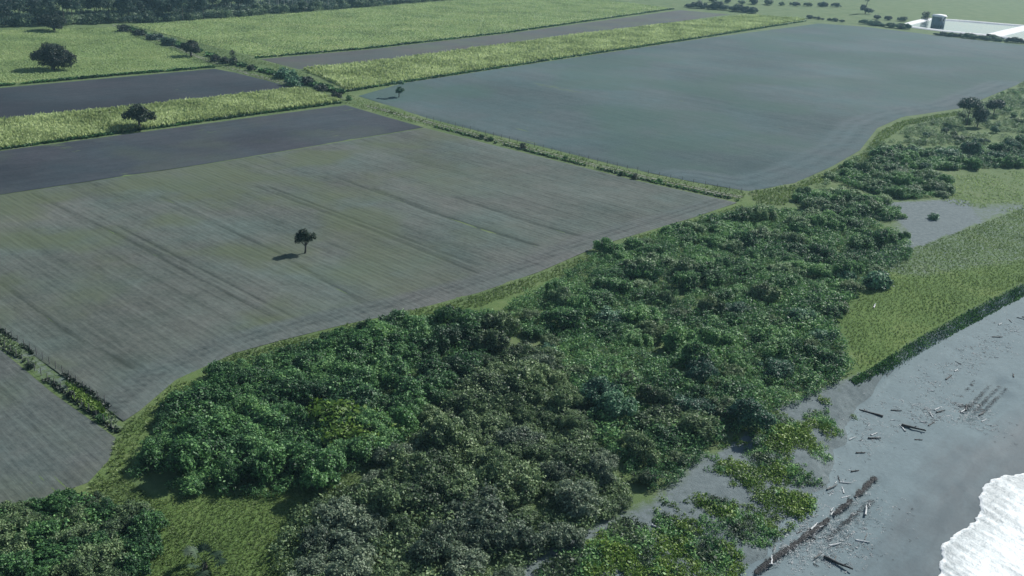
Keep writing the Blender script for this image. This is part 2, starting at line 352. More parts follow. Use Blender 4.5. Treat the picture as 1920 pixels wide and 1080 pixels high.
v = math_node(nd, lk, 'ADD', math_node(nd, lk, 'MULTIPLY', n1.outputs[0], 0.75), math_node(nd, lk, 'MULTIPLY', n2.outputs[0], 0.4))
v = math_node(nd, lk, 'ADD', v, math_node(nd, lk, 'MULTIPLY', math_node(nd, lk, 'SUBTRACT', edge.outputs[0], 0.5), 0.55))
r = ramp(nd, [(0.36, (0.13, 0.17, 0.185)), (0.52, (0.36, 0.41, 0.42)), (0.72, (0.68, 0.70, 0.69))]); lk.new(v, r.inputs[0])
lk.new(r.outputs[0], b.inputs['Base Color']); b.inputs['Roughness'].default_value = 0.5
bp = nd.new('ShaderNodeBump'); bp.inputs['Distance'].default_value = 0.25; lk.new(n2.outputs[0], bp.inputs['Height']); lk.new(bp.outputs[0], b.inputs['Normal'])
# dense lobed surf edge
cum = np.r_[0, np.cumsum(np.linalg.norm(np.diff(FOAM, axis=0), axis=1))]
u = np.arange(0, cum[-1], 0.25); E = np.c_[np.interp(u, cum, FOAM[:, 0]), np.interp(u, cum, FOAM[:, 1])]
E = E + TX * ((fbm(u / 5, u * 0, 31) - .5) * 2.2 + (fbm(u / 1.2, u * 0, 37) - .5) * 0.7)[:, None]
dep = np.concatenate([np.arange(0, 3, 0.12), np.arange(3, 40, 0.5)])
ed = np.array([0.93, -0.37]); ed = (TX * 0.8 - SX * 0.2); ed /= np.linalg.norm(ed)
P = (E[:, None] + dep[None, :, None] * ed).reshape(-1, 2); D = np.tile(dep, len(u)); A = np.repeat(u, len(dep))
z = height(P) * 0
z = np.maximum(ZS + 0.1 + 0.28 * np.sqrt(np.clip(D / 0.5, 0, 1)) + (fbm(A * 0.8, D * 0.3, 41) - .5) * 0.35 * np.clip(D, 0, 1) + 0.3 * sst(8, 22, D), height(P) + 0.05 + 0.2 * np.sqrt(np.clip(D / 0.5, 0, 1)))
n_, m_ = len(u), len(dep); i = np.arange(n_ - 1)[:, None] * m_ + np.arange(m_ - 1)[None]
sf = obj('surf_foam', mesh_np('surf_foam', np.c_[P, z], np.stack([i, i + 1, i + m_ + 1, i + m_], -1).reshape(-1, 4), m, True, {'depth': D, 'along': A}))
stuff(sf, 'white foaming surf with lobed edge running up the dark beach', 'surf')

# ------------------------------------------------------------------ fields
A_STRIP, A_FUR = math.radians(47.2), math.radians(-42.4)
def field(name, px, ang, step, mat, z0, relief, period, tonef):
    pw = gp(px); e1 = np.array([math.cos(ang), math.sin(ang)]); e2 = np.array([-e1[1], e1[0]])
    a = pw @ e1; b_ = pw @ e2
    st1 = step * 2.0
    u = np.arange(a.min() - st1, a.max() + st1, st1); v = np.arange(b_.min() - step, b_.max() + step, step)
    P = (u[:, None, None] * e1 + v[None, :, None] * e2).reshape(-1, 2); n_, m_ = len(u), len(v)
    ins = inside(P, pw); i = np.arange(n_ - 1)[:, None] * m_ + np.arange(m_ - 1)[None]
    F = np.stack([i, i + m_, i + m_ + 1, i + 1], -1).reshape(-1, 4); F = F[ins[F].any(1)]
    use = np.unique(F); mp_ = np.full(len(P), -1); mp_[use] = np.arange(len(use)); P = P[use]; F = mp_[F]; ins = ins[use]
    d, Q = nearest(P, pw, True); P = np.where(ins[:, None], P, Q); d = np.where(ins, d, 0)
    su, sv = P @ e1, P @ e2
    z = z0 + relief * (np.abs(np.sin(sv * math.pi / period)) - 0.5) * (0.6 + 0.8 * fbm(su / 15, sv / 2, 51)) + relief * 1.2 * (fbm(su / 3, sv / 1.0, 53) - .5)
    z = z * np.clip(d / 1.0, 0.15, 1)
    tone, weeds, dz = tonef(P, su, sv, d)
    V = np.c_[P, np.maximum(z + dz, 0.012)]
    o = obj(name, mesh_np(name, V, F, mat, True, {'tone': np.clip(tone, 0, 1), 'weeds': np.clip(weeds, 0, 1)}))
    return struct(o)
def basic_tone(base, amp, seed, weed=0.0):
    def f(P, su, sv, d):
        t = base + amp * (fbm(P[:, 0] / 30, P[:, 1] / 30, seed) - .5) + 0.35 * (fbm(su / 60, sv / 1.6, seed + 3) - .5)
        w = weed * sst(0.45, 0.75, fbm(P[:, 0] / 18, P[:, 1] / 18, seed + 9))
        return t, w, 0 * t
    return f
soil_brown = soil_mat('soil_dry', (0.034, 0.043, 0.040), (0.112, 0.130, 0.119), (0.075, 0.095, 0.048), A_FUR)
soil_dark_strip = soil_mat('soil_dark', (0.019, 0.025, 0.032), (0.052, 0.061, 0.070), (0.06, 0.08, 0.05), A_STRIP, 0.7)
soil_blue = soil_mat('soil_slate', (0.030, 0.050, 0.054), (0.078, 0.108, 0.112), (0.040, 0.085, 0.065), A_FUR, 0.6)

F2 = [(-220, 187), (0, 165), (402, 129), (440, 136), (500, 151), (552, 165), (0, 226), (-220, 255)]
F4 = [(-220, 310), (0, 283), (648, 197), (720, 218), (795, 239), (400, 305), (0, 365), (-220, 400)]
F5 = [(-220, 401), (0, 366), (400, 306), (797, 240), (980, 286), (1190, 338), (1300, 362), (1382, 380), (1300, 408), (1130, 458), (1010, 510), (900, 548), (760, 585), (640, 610), (520, 640), (440, 662), (330, 712), (262, 770), (232, 790), (100, 692), (0, 622), (-220, 470)]
F5B = [(-220, 500), (-60, 606), (0, 655), (100, 738), (218, 822), (205, 862), (165, 905), (80, 935), (0, 952), (-220, 1000)]
F7 = [(488, 111), (700, 92), (960, 62), (1275, 19), (1370, 27), (1100, 62), (850, 96), (660, 120), (560, 130)]
F9 = [(672, 180), (755, 156), (1050, 112), (1300, 75), (1535, 44), (1620, 50), (1720, 62), (1800, 72), (1935, 86), (1960, 130), (1905, 160), (1800, 203), (1690, 220), (1645, 240), (1612, 282), (1560, 312), (1490, 343), (1405, 359), (1300, 341), (1190, 318), (980, 266), (800, 221)]

trk5 = [gp(q) for q in ([(205, 432), (370, 522), (545, 612)], [(222, 425), (390, 512), (560, 600)], [(480, 350), (690, 430), (905, 517)], [(505, 352), (700, 425), (900, 500)], [(300, 370), (520, 475), (690, 575)], [(610, 325), (810, 400), (1000, 460)],
                        [(850, 370), (1000, 420), (1110, 450)], [(0, 530), (120, 620), (245, 690)], [(60, 365), (200, 430), (300, 480)], [(700, 355), (900, 430), (1010, 462)])]
edge5 = gp([(1382, 380), (1300, 408), (1130, 458), (1010, 510), (900, 548), (760, 585), (640, 610), (520, 640), (440, 662), (330, 712), (262, 770)])
def tone5(P, su, sv, d):
    t = 0.55 + 0.55 * (fbm(P[:, 0] / 26, P[:, 1] / 26, 61) - .5) + 0.5 * (fbm(su / 45, sv / 1.3, 63) - .5) + 0.35 * (fbm(su / 90, sv / 5.0, 64) - .5)
    w = 0.75 * sst(0.42, 0.7, fbm(P[:, 0] / 22, P[:, 1] / 22, 67)) * sst(20, -60, P[:, 0]) + 0.15
    dz = 0 * t
    for k, L in enumerate(trk5):
        q, _ = nearest(P, L); a = np.exp(-(q / 0.55) ** 2) * (0.3 + 1.1 * fbm(su / 12, sv * 0, 70 + k))
        t = t - 0.62 * a; dz = dz - 0.14 * a
    q, _ = nearest(P, edge5); hl = 1 - sst(7, 9.5, q)
    t = t * (1 - hl) + hl * (0.66 + 0.45 * (fbm(q * 0.9, su / 70, 75) - .5) - 0.35 * np.exp(-((q - 3.6) / 0.5) ** 2) - 0.3 * np.exp(-((q - 5.6) / 0.5) ** 2) - 0.35 * np.exp(-((q - 9.0) / 0.7) ** 2))
    return t, w * (1 - hl), dz
edge9 = gp([(1905, 160), (1800, 203), (1690, 220), (1645, 240), (1612, 282), (1560, 312), (1490, 343), (1405, 359), (1300, 341)])
def tone9(P, su, sv, d):
    t = 0.42 + 1.0 * (fbm(P[:, 0] / 45, P[:, 1] / 45, 81) - .5) + 0.35 * (fbm(su / 80, sv / 2.5, 83) - .5) + 0.30 * sst(250, 650, P[:, 1])
    w = 0.55 * sst(0.45, 0.7, fbm(P[:, 0] / 40, P[:, 1] / 40, 87)) + 0.1
    q, _ = nearest(P, edge9); hl = 1 - sst(12, 18, q)
    t = t * (1 - hl) + hl * (0.62 + 0.7 * (fbm(q * 0.7, su / 60, 89) - .5) - 0.3 * np.exp(-((q - 5) / 0.9) ** 2) - 0.3 * np.exp(-((q - 11) / 0.9) ** 2))
    return t, w * (1 - hl), 0 * t
field('ploughed_field', F2, A_STRIP, 0.9, soil_dark_strip, 0.07, 0.10, 1.8, basic_tone(0.27, 0.9, 101))
field('ploughed_field', F4, A_STRIP, 0.7, soil_dark_strip, 0.07, 0.10, 1.6, basic_tone(0.44, 0.95, 111, 0.35))
field('ploughed_field', F5, A_FUR, 0.55, soil_brown, 0.16, 0.13, 1.5, tone5)
field('ploughed_field', F5B, A_FUR, 0.5, soil_brown, 0.10, 0.11, 1.5, basic_tone(0.6, 0.6, 121, 0.35))
field('ploughed_field', F7, A_STRIP, 1.2, soil_mat('soil_far', (0.048, 0.055, 0.052), (0.09, 0.095, 0.09), (0.08, 0.11, 0.06), A_STRIP, 0.6), 0.08, 0.10, 2.4, basic_tone(0.45, 0.7, 131, 0.5))
field('ploughed_field', F9, A_FUR, 1.1, soil_blue, 0.10, 0.13, 2.4, tone9)

F1 = [(-220, 78), (0, 58), (100, 54), (212, 52), (250, 68), (320, 94), (398, 123), (200, 141), (0, 158), (-220, 180)]
F3 = [(-220, 258), (0, 230), (300, 197), (560, 168), (600, 178), (640, 191), (300, 238), (0, 280), (-220, 308)]
F6 = [(246, 47), (420, 35), (560, 25), (720, 12), (860, 1), (980, -8), (1150, 2), (1262, 16), (960, 58), (700, 88), (480, 107), (380, 82)]
F8 = [(568, 131), (660, 122), (850, 98), (1100, 64), (1400, 29), (1510, 37), (1300, 72), (1050, 108), (752, 154), (655, 170), (610, 148)]
def soilgreen(name, c0, c1): return soil_mat(name, c0, c1, (0.12, 0.17, 0.05), A_STRIP, 0.6)
gs = soilgreen('crop_soil', (0.13, 0.18, 0.06), (0.22, 0.28, 0.11))
for px, nm in ((F1, 'pasture'), (F3, 'crop_field'), (F6, 'crop_field'), (F8, 'crop_field')):
    field(nm, px, A_STRIP, 2.0, gs, 0.06, 0.04, 2.0, basic_tone(0.5, 0.9, 141, 0.4))

# ------------------------------------------------------------------ scattering of small clumps into one mesh
def clump(nb, h, spread, wd, seed, bend=0.35):
    r = np.random.default_rng(seed); V = []; F = []
    for k in range(nb):
        a = r.uniform(0, 6.283); lean = r.uniform(0.15, 1) * spread; hh = h * r.uniform(0.6, 1.1); w_ = wd * r.uniform(.7, 1.2)
        d = np.array([math.cos(a), math.sin(a)]); p = np.array([-d[1], d[0]]) * w_ / 2; o = r.uniform(-.3, .3, 2) * spread
        b0 = np.r_[o - p * .6, 0]; b1 = np.r_[o + p * .6, 0]; t1 = np.r_[o + d * lean * 1.6 + p, hh * .7]; t0 = np.r_[o + d * lean * 1.6 - p, hh * (0.7 + r.uniform(0, .35))]
        i = len(V); V += [b0, b1, t1, t0]; F.append([i, i + 1, i + 2, i + 3])
    return np.array(V), np.array(F)
def scatter(name, clumps, P, scale, mat, parent=None):
    Vs, Fs, off = [], [], 0
    kind = rng.integers(0, len(clumps), len(P)); a = rng.uniform(0, 6.283, len(P))
    for k, (cv, cf) in enumerate(clumps):
        q = np.where(kind == k)[0]
        if not len(q): continue
        c, s = np.cos(a[q])[:, None], np.sin(a[q])[:, None]; sc = scale[q][:, None]
        X = P[q, 0:1] + sc * (c * cv[None, :, 0] - s * cv[None, :, 1]); Y = P[q, 1:2] + sc * (s * cv[None, :, 0] + c * cv[None, :, 1]); Z = P[q, 2:3] + sc * cv[None, :, 2]
        Vs.append(np.stack([X, Y, Z], -1).reshape(-1, 3)); Fs.append((cf[None] + np.arange(len(q))[:, None, None] * len(cv) + off).reshape(-1, cf.shape[1])); off += len(q) * len(cv)
    return obj(name, mesh_np(name, np.concatenate(Vs), np.concatenate(Fs), mat), parent)
def pts_in(px, step, jit=0.5, z=0.0, ang=None):
    pw = gp(px) if not isinstance(px, np.ndarray) else px
    an = A_STRIP if ang is None else ang; e1 = np.array([math.cos(an), math.sin(an)]); e2 = np.array([-e1[1], e1[0]])
    a = pw @ e1; b_ = pw @ e2
    u = np.arange(a.min(), a.max(), step); v = np.arange(b_.min(), b_.max(), step)
    P = (u[:, None, None] * e1 + v[None, :, None] * e2).reshape(-1, 2); P = P + rng.uniform(-jit, jit, P.shape) * step
    return P[inside(P, pw)]
def with_z(P, dz=0.0): return np.c_[P, height(P) + dz]

crop_cl = [clump(6, 1.25, .45, .32, 200 + i) for i in range(5)]
past_cl = [clump(5, .75, .5, .5, 220 + i) for i in range(5)]
gr_cl = [clump(9, .42, .32, .09, 240 + i) for i in range(5)]
def crop(px, step, cl, mat, label, cat, zz, smin, smax, name):
    P = pts_in(px, step); n = fbm(P[:, 0] / 14, P[:, 1] / 14, 300)
    sc = (smin + (smax - smin) * n) * rng.uniform(.8, 1.2, len(P))
    o = scatter(name, cl, np.c_[P, np.full(len(P), zz)], sc, mat); return stuff(o, label, cat)
crop(F3, 0.75, crop_cl, L_CROP, 'narrow strip of tall yellow green crop between dark ploughed fields', 'crop', 0.02, 0.9, 1.7, 'standing_crop')
crop(F8, 1.25, crop_cl, L_CROP, 'long light green crop strip above the big slate coloured field', 'crop', 0.02, 1.1, 1.7, 'standing_crop')
crop(F6, 1.6, past_cl, L_PAST, 'pale green field of low crop in front of the wood', 'crop', 0.02, .7, 1.3, 'standing_crop')
crop(F1, 1.0, past_cl, L_PAST, 'green pasture grass around the big round tree', 'grass', 0.02, .5, 1.1, 'pasture_grass')

# ------------------------------------------------------------------ lane with wheel tracks
lane_px = [(214, 46), (300, 76), (405, 120), (480, 142), (560, 163), (640, 186), (720, 206), (800, 229), (980, 276), (1190, 328), (1300, 352), (1395, 371)]
LANE = gp(lane_px); cum = np.r_[0, np.cumsum(np.linalg.norm(np.diff(LANE, axis=0), axis=1))]
def along(L, step):
    c = np.r_[0, np.cumsum(np.linalg.norm(np.diff(L, axis=0), axis=1))]; u = np.arange(0, c[-1], step)
    X = np.c_[np.interp(u, c, L[:, 0]), np.interp(u, c, L[:, 1])]; k = max(1, int(12 / step)); 
    Xp = np.pad(X, ((k, k), (0, 0)), mode='reflect', reflect_type='odd'); ker = np.ones(2 * k + 1) / (2 * k + 1)
    X = np.c_[np.convolve(Xp[:, 0], ker, 'valid'), np.convolve(Xp[:, 1], ker, 'valid')]
    T = np.gradient(X, axis=0); T /= np.linalg.norm(T, axis=1)[:, None]; return u, X, np.c_[-T[:, 1], T[:, 0]]
def ribbon(name, L, offs, wd, mat, z, step=1.2, seed=1, parent=None):
    u, X, N = along(L, step); w_ = wd * (0.7 + 0.6 * fbm(u / 6, u * 0, seed)); c = offs + (fbm(u / 14, u * 0, seed + 5) - .5) * 0.8
    k = np.linspace(-.5, .5, 5)
    P = (X[:, None] + (c[:, None] + w_[:, None] * k[None])[..., None] * N[:, None]).reshape(-1, 2)
    zz = height(P) + z - 0.05 * np.tile(1 - (2 * k) ** 2, len(u)) + 0.05; n_, m_ = len(u), 5; i = np.arange(n_ - 1)[:, None] * m_ + np.arange(m_ - 1)[None]
    return obj(name, mesh_np(name, np.c_[P, zz], np.stack([i, i + m_, i + m_ + 1, i + 1], -1).reshape(-1, 4)[:, ::-1], mat, True), parent)
lane_mat = plain_noise_mat('lane_dirt', (0.13, 0.14, 0.11), (0.24, 0.25, 0.20), 0.7, 0.95, 0.1)
lr = struct(ribbon('lane', LANE, -0.9, 0.9, lane_mat, 0.05, seed=3))
struct(ribbon('lane', LANE, 1.0, 0.8, lane_mat, 0.05, seed=13))

GAPS = gp([(890, 668), (1112, 800), (782, 862), (1372, 822), (1062, 604), (1270, 700), (905, 640), (560, 935), (1240, 668), (1090, 770), (300, 905)])
def open_spot(P, rad): return (np.linalg.norm(np.asarray(P)[:, None] - GAPS[None], axis=2) > rad).all(1)
# ------------------------------------------------------------------ grass tufts on verges, clearing and meadow
def tufts(px, step, label, smin, smax, mat=L_GRASS, thr=0.0, cl=gr_cl, name='grass_tufts', seed=310, cat='grass'):
    P = pts_in(px, step, .95); n = fbm(P[:, 0] / 7, P[:, 1] / 7, seed); n = np.where(open_spot(P, 2.2) | (name != 'undergrowth'), n, -1); P = P[n >= thr]; n = n[n >= thr]
    return stuff(scatter(name, cl, with_z(P), (smin + (smax - smin) * n) * rng.uniform(.7, 1.3, len(P)), mat), label, cat)
tufts([(175, 915), (225, 890), (290, 935), (420, 930), (560, 915), (700, 876), (730, 890), (600, 945), (550, 990), (515, 1100), (225, 1100), (310, 1000), (285, 965), (210, 950)], 0.36, 'bright short grass of the clearing around the fan palm', .35, .8)
tufts([(225, 800), (270, 770), (335, 712), (440, 664), (640, 612), (900, 552), (1010, 514), (1130, 462), (1300, 412), (1390, 384), (1400, 392), (1300, 425), (1130, 480), (1000, 540), (900, 575), (700, 615), (440, 690), (330, 750), (260, 830), (230, 900), (165, 935), (170, 908), (205, 865)], 0.6, 'fringe of yellow green grass between ploughed earth and thicket', 0.4, 1.3, L_GRASS, .34)
tufts([(1575, 600), (1640, 530), (1700, 470), (1920, 390), (1930, 522), (1830, 570), (1700, 640), (1640, 692), (1610, 690)], 0.6, 'bright green meadow grass above the eroded beach bank', .35, .9, L_GRASS, 0.0)
tufts([(1400, 362), (1490, 347), (1565, 316), (1618, 286), (1650, 246), (1695, 226), (1800, 208), (1800, 215), (1700, 235), (1660, 262), (1630, 300), (1570, 330), (1500, 355), (1470, 385), (1420, 382)], 0.8, 'curved grass verge along the seaward edge of the slate coloured field', .9, 1.6)
tufts([(680, 186), (800, 225), (980, 270), (1190, 322), (1400, 361), (1390, 378), (1190, 334), (980, 282), (800, 236), (700, 210), (640, 192), (560, 167), (400, 124), (230, 62), (215, 48), (240, 47), (480, 110), (560, 133), (650, 174)], 1.2, 'grass growing along the lane between the fields', .7, 1.5, L_GRASS, 0.3)
tufts([(1770, 330), (1920, 320), (1920, 400), (1760, 380)], 1.1, 'pale grass of the meadow beside the rounded bushes', .7, 1.3, L_PAST, 0.35)

# ------------------------------------------------------------------ foliage builders
def leaves(lobes, n, size, seed, shell=0.72, flat=0.35, zmin=-9):
    """leaf-sized rhombs over the shells of ellipsoid lobes"""
    r = np.random.default_rng(seed); lob = np.array(lobes, float)
    area = (lob[:, 3] * lob[:, 4] + lob[:, 3] * lob[:, 5] + lob[:, 4] * lob[:, 5]); k = r.choice(len(lob), n, p=area / area.sum())
    d = r.normal(size=(n, 3)); d /= np.linalg.norm(d, axis=1)[:, None]; d[:, 2] = np.where(d[:, 2] < -0.75, -d[:, 2], d[:, 2])
    rad = r.uniform(shell, 1.06, n) * (1 + 0.16 * np.sin(d[:, 0] * 7 + k) * np.sin(d[:, 1] * 6 + 2 * k) + 0.1 * r.normal(size=n))
    C = lob[k, :3] + d * lob[k, 3:] * rad[:, None]
    keep = C[:, 2] > zmin; C = C[keep]; d = d[keep]; n = len(C)
    nrm = d * 0.7 + r.normal(size=(n, 3)) * 0.55 + np.array([0, 0, flat]); nrm /= np.linalg.norm(nrm, axis=1)[:, None]
    t = np.cross(nrm, r.normal(size=(n, 3))); t /= np.linalg.norm(t, axis=1)[:, None] + 1e-9; q = np.cross(nrm, t)
    L = size * r.uniform(.6, 1.35, n)[:, None]; W = L * r.uniform(.4, .65, n)[:, None]
    V = np.stack([C - t * L, C + q * W - nrm * L * .12, C + t * L, C - q * W - nrm * L * .12], 1).reshape(-1, 3)
    return V, np.arange(4 * n).reshape(-1, 4)
def tube(pts, rad, n=7):
    pts = np.array(pts, float); V = []
    for i, p in enumerate(pts):
        t = pts[min(i + 1, len(pts) - 1)] - pts[max(i - 1, 0)]; t /= np.linalg.norm(t) + 1e-9
        a = np.cross(t, [0.3, 1, 0.1]); a /= np.linalg.norm(a); b_ = np.cross(t, a)
        for k in range(n): w_ = 2 * math.pi * k / n; V.append(p + rad[i] * (a * math.cos(w_) + b_ * math.sin(w_)))
    F = [[i * n + k, i * n + (k + 1) % n, (i + 1) * n + (k + 1) % n, (i + 1) * n + k] for i in range(len(pts) - 1) for k in range(n)]
    m_ = len(V); V += [pts[0], pts[-1]]; 
    F += [[m_, (k + 1) % n, k, k] for k in range(0)]
    e = (len(pts) - 1) * n
    F += [[m_ + 1, e + k, e + (k + 1) % n, e + (k + 1) % n] for k in range(0)]
    return np.array(V), np.array(F)
def join(parts):
    V, F, o = [], [], 0
    for v, f in parts: V.append(v); F.append(f + o); o += len(v)
    return np.concatenate(V), np.concatenate(F)
def shrub_mesh(name, seed, R, Hh, nl, n, size, mat):
    """broad multi-lobed shrub, stems hidden inside"""
    r = np.random.default_rng(seed); lob = [(0, 0, Hh * .38, R * .5, R * .55, Hh * .45)]
    ecc = r.uniform(.7, 1.25)
    for i in range(nl):
        a = r.uniform(0, 6.283); q = R * math.sqrt(r.uniform(.04, 1)) * .88; rr = R * r.uniform(.13, .36); hz = Hh * r.uniform(.35, .82) * (1 - .35 * q / R)
        lob.append((q * math.cos(a) * ecc, q * math.sin(a) / ecc, hz, rr, rr * r.uniform(.75, 1.2), min(rr * r.uniform(.6, 1.0), hz * .8 + .25)))
    V, F = leaves(lob, n, size, seed, .55, zmin=.05)
    st = [tube([(0, 0, -.15), (r.uniform(-.4, .27), r.uniform(-.4, .27), Hh * .3), (r.uniform(-.8, .8) * R * .4, r.uniform(-.8, .8) * R * .4, Hh * .6)], [.13, .09, .03], 5) for _ in range(4)]
    return mesh_np(name, *join([(V, F)] + st), mat)
SHRUB = [shrub_mesh('thicket_shrub', 400 + i, 3.6 + .35 * (i % 3), 3.9 + .35 * (i % 4), 26 + i % 6, 7000, .20 + .012 * (i % 3), L_VIVID) for i in range(9)]
TALL = [shrub_mesh('thicket_shrub', 440 + i, 3.3, 5.4 + .4 * i, 28, 7600, .22, L_VIVID) for i in range(4)]
LOW = [shrub_mesh('low_shrub', 460 + i, 2.0, 1.8, 8, 2400, .17, L_MID) for i in range(5)]
SCRAG = [shrub_mesh('scrub', 480 + i, 2.8, 3.2, 9, 2600, .19, L_OLIVE) for i in range(5)]

def poisson(px, dmin, nmax, seed, existing=None):
    r = np.random.default_rng(seed); pw = gp(px); lo, hi = pw.min(0), pw.max(0); C = r.uniform(lo, hi, (nmax * 60, 2)); C = C[inside(C, pw)]
    out = [] 
    for c in C:
        if all((c[0] - q[0]) ** 2 + (c[1] - q[1]) ** 2 > dmin * dmin for q in out): out.append(c)
        if len(out) >= nmax: break
    return np.array(out)
HUE = {'leaves_vivid': 'dark green', 'leaves_olive': 'olive', 'leaves_grey_olive': 'grey', 'leaves_mid': 'green', 'leaves_bluish': 'bluish', 'leaves_yellow_green': 'yellow green', 'leaves_dry': 'dry brown', 'leaves_pale': 'pale green'}
def plant_zone(px, dmin, nmax, seed, kinds, mats, label, group, cat='shrub', s0=.8, s1=1.2, marks=(), name=None):
    r = np.random.default_rng(seed + 1); P = poisson(px, dmin, nmax, seed); P = P[open_spot(P, 3.0)]; pw = gp(px); d, _ = nearest(P, pw, True)
    for c, dd in zip(P, d):
        me = kinds[r.integers(len(kinds))]; sc = r.uniform(s0, s1) * (0.72 + 0.28 * min(1, dd / 4.0))
        o = obj(name or me.name.split('.')[0], me, None, (c[0], c[1], zat(*c) - .05), r.uniform(0, 6.283), (sc * r.uniform(.8, 1.3), sc * r.uniform(.85, 1.15), sc * r.uniform(.75, 1.2)))
        q = r.random(); acc = 0; mm = L_MID
        for m_, w_ in (mats(c) if callable(mats) else mats):
            acc += w_
            if q <= acc: mm = m_; break
        put_mat(o, mm); size = 'small' if sc < s0 * .9 + (s1 - s0) * .15 else ('large' if sc > s0 + (s1 - s0) * .6 else 'medium')
        near_ = min(marks, key=lambda k: np.linalg.norm(g(*k[0])[:2] - c))[1] if marks else ''
        tag(o, ' '.join((size, HUE[mm.name], label, near_)).strip(), cat, group)
    return P
ZA = [(335, 750), (415, 698), (515, 665), (645, 628), (760, 612), (850, 600), (930, 584), (950, 615), (890, 700), (800, 790), (730, 868), (600, 905), (560, 925), (510, 935), (400, 928), (290, 930), (243, 902), (272, 845), (305, 790)]
ZBR = [(600, 935), (720, 890), (800, 800), (880, 715), (960, 650), (1010, 660), (1060, 740), (1100, 830), (1165, 905), (1180, 945), (1120, 985), (1000, 1055), (930, 1110), (520, 1120), (520, 1040), (545, 990)]
ZC = [(935, 618), (945, 582), (1035, 530), (1140, 470), (1290, 422), (1390, 398), (1500, 400), (1640, 422), (1700, 450), (1705, 485), (1630, 525), (1580, 575), (1570, 640), (1600, 690), (1555, 730), (1420, 785), (1340, 838), (1245, 935), (1190, 905), (1110, 820), (1070, 730), (1020, 650)]
ZD = [(-40, 985), (60, 955), (150, 945), (210, 965), (290, 985), (285, 1020), (265, 1060), (240, 1130), (-60, 1130)]
plant_zone(ZA, 3.6, 85, 501, SHRUB + TALL[:2], [(L_VIVID, .7), (L_MID, .3)], 'shrub in the left thicket', 'shrubs of the vivid green thicket', marks=(((290, 900), 'by the ploughed field corner'), ((420, 715), 'along the field edge'), ((420, 925), 'above the grassy clearing'), ((700, 650), 'near the field edge'), ((880, 620), 'near the dark round bush'), ((600, 780), 'in its middle'), ((740, 850), 'beside the olive thicket')), s0=.55, s1=1.15)
plant_zone(ZBR, 3.5, 85, 511, SHRUB, lambda c: [(L_OLIVE, .3), (L_GREY, .7)] if c[1] < 112 else [(L_OLIVE, .8), (L_GREY, .2)], 'shrub in the dull thicket', 'shrubs of the olive grey thicket', marks=(((560, 1000), 'right of the grassy clearing'), ((700, 1090), 'at the bottom picture edge'), ((950, 1060), 'above the vines at the bottom'), ((1160, 930), 'by the bare sand'), ((800, 900), 'in its middle'), ((960, 680), 'at its upper tip'), ((1060, 800), 'beside the green thicket')), s0=.5, s1=1.0)
plant_zone(ZC, 4.3, 125, 521, SHRUB + TALL[:1], lambda c: [(L_MID, .6), (L_PALE, .3), (L_VIVID, .1)] if c[1] - .35 * c[0] > 185 else [(L_MID, .45), (L_OLIVE, .35), (L_BLUE, .2)], 'shrub in the large right thicket', 'shrubs of the mid green thicket', marks=(((1000, 580), 'near the field edge'), ((1300, 440), 'along the upper field edge'), ((1450, 410), 'near the lane end'), ((1680, 460), 'by the sandy flat'), ((1600, 560), 'by the meadow grass'), ((1600, 690), 'at the corner of the beach bank'), ((1400, 770), 'above the vines'), ((1260, 900), 'at its lower tip'), ((1200, 700), 'in its lower middle'), ((1400, 580), 'in its upper middle')), s0=.5, s1=1.05)
plant_zone(ZD, 3.2, 40, 531, SHRUB, [(L_OLIVE, .5), (L_VIVID, .5)], 'shrub in the bottom left corner', 'shrubs of the corner thicket', marks=(((20, 1000), 'at the left picture edge'), ((120, 960), 'below the ploughed corner'), ((270, 1010), 'beside the clearing'), ((150, 1080), 'at the bottom picture edge')), s0=.6, s1=.95)
ZE1 = [(1485, 366), (1560, 362), (1660, 380), (1688, 402), (1680, 416), (1600, 414), (1515, 398)]
ZE2 = [(1555, 335), (1600, 318), (1680, 318), (1775, 342), (1782, 366), (1700, 374), (1620, 358)]
ZE3 = [(1630, 290), (1660, 280), (1740, 288), (1850, 278), (1925, 270), (1930, 314), (1740, 320), (1640, 312)]
ZE4 = [(1700, 240), (1790, 220), (1930, 150), (1960, 160), (1960, 275), (1700, 272)]
plant_zone(ZE1, 3.4, 22, 541, SHRUB, [(L_MID, .6), (L_PALE, .4)], 'shrub of the rounded clump at the lane end', 'shrubs of the rounded clump', name='clump_shrub', s0=.75, s1=1.05)
plant_zone(ZE2, 3.6, 34, 551, SHRUB, [(L_MID, .6), (L_PALE, .4)], 'shrub of the clump left of the pale meadow', 'shrubs of the meadow clump', name='clump_shrub', s0=.8, s1=1.1)
plant_zone(ZE3, 4.2, 36, 561, SHRUB + SCRAG, [(L_BLUE, .3), (L_MID, .7)], 'shrub in the dark belt above the pale meadow', 'shrubs of the dark belt', name='belt_shrub', s0=.8, s1=1.2)
plant_zone(ZE4, 6.5, 40, 571, SCRAG + LOW, [(L_MID, .5), (L_OLIVE, .3), (L_BLUE, .2)], 'scrub bush between slate coloured field and shore', 'scattered scrub near the right edge', s0=.7, s1=1.1)
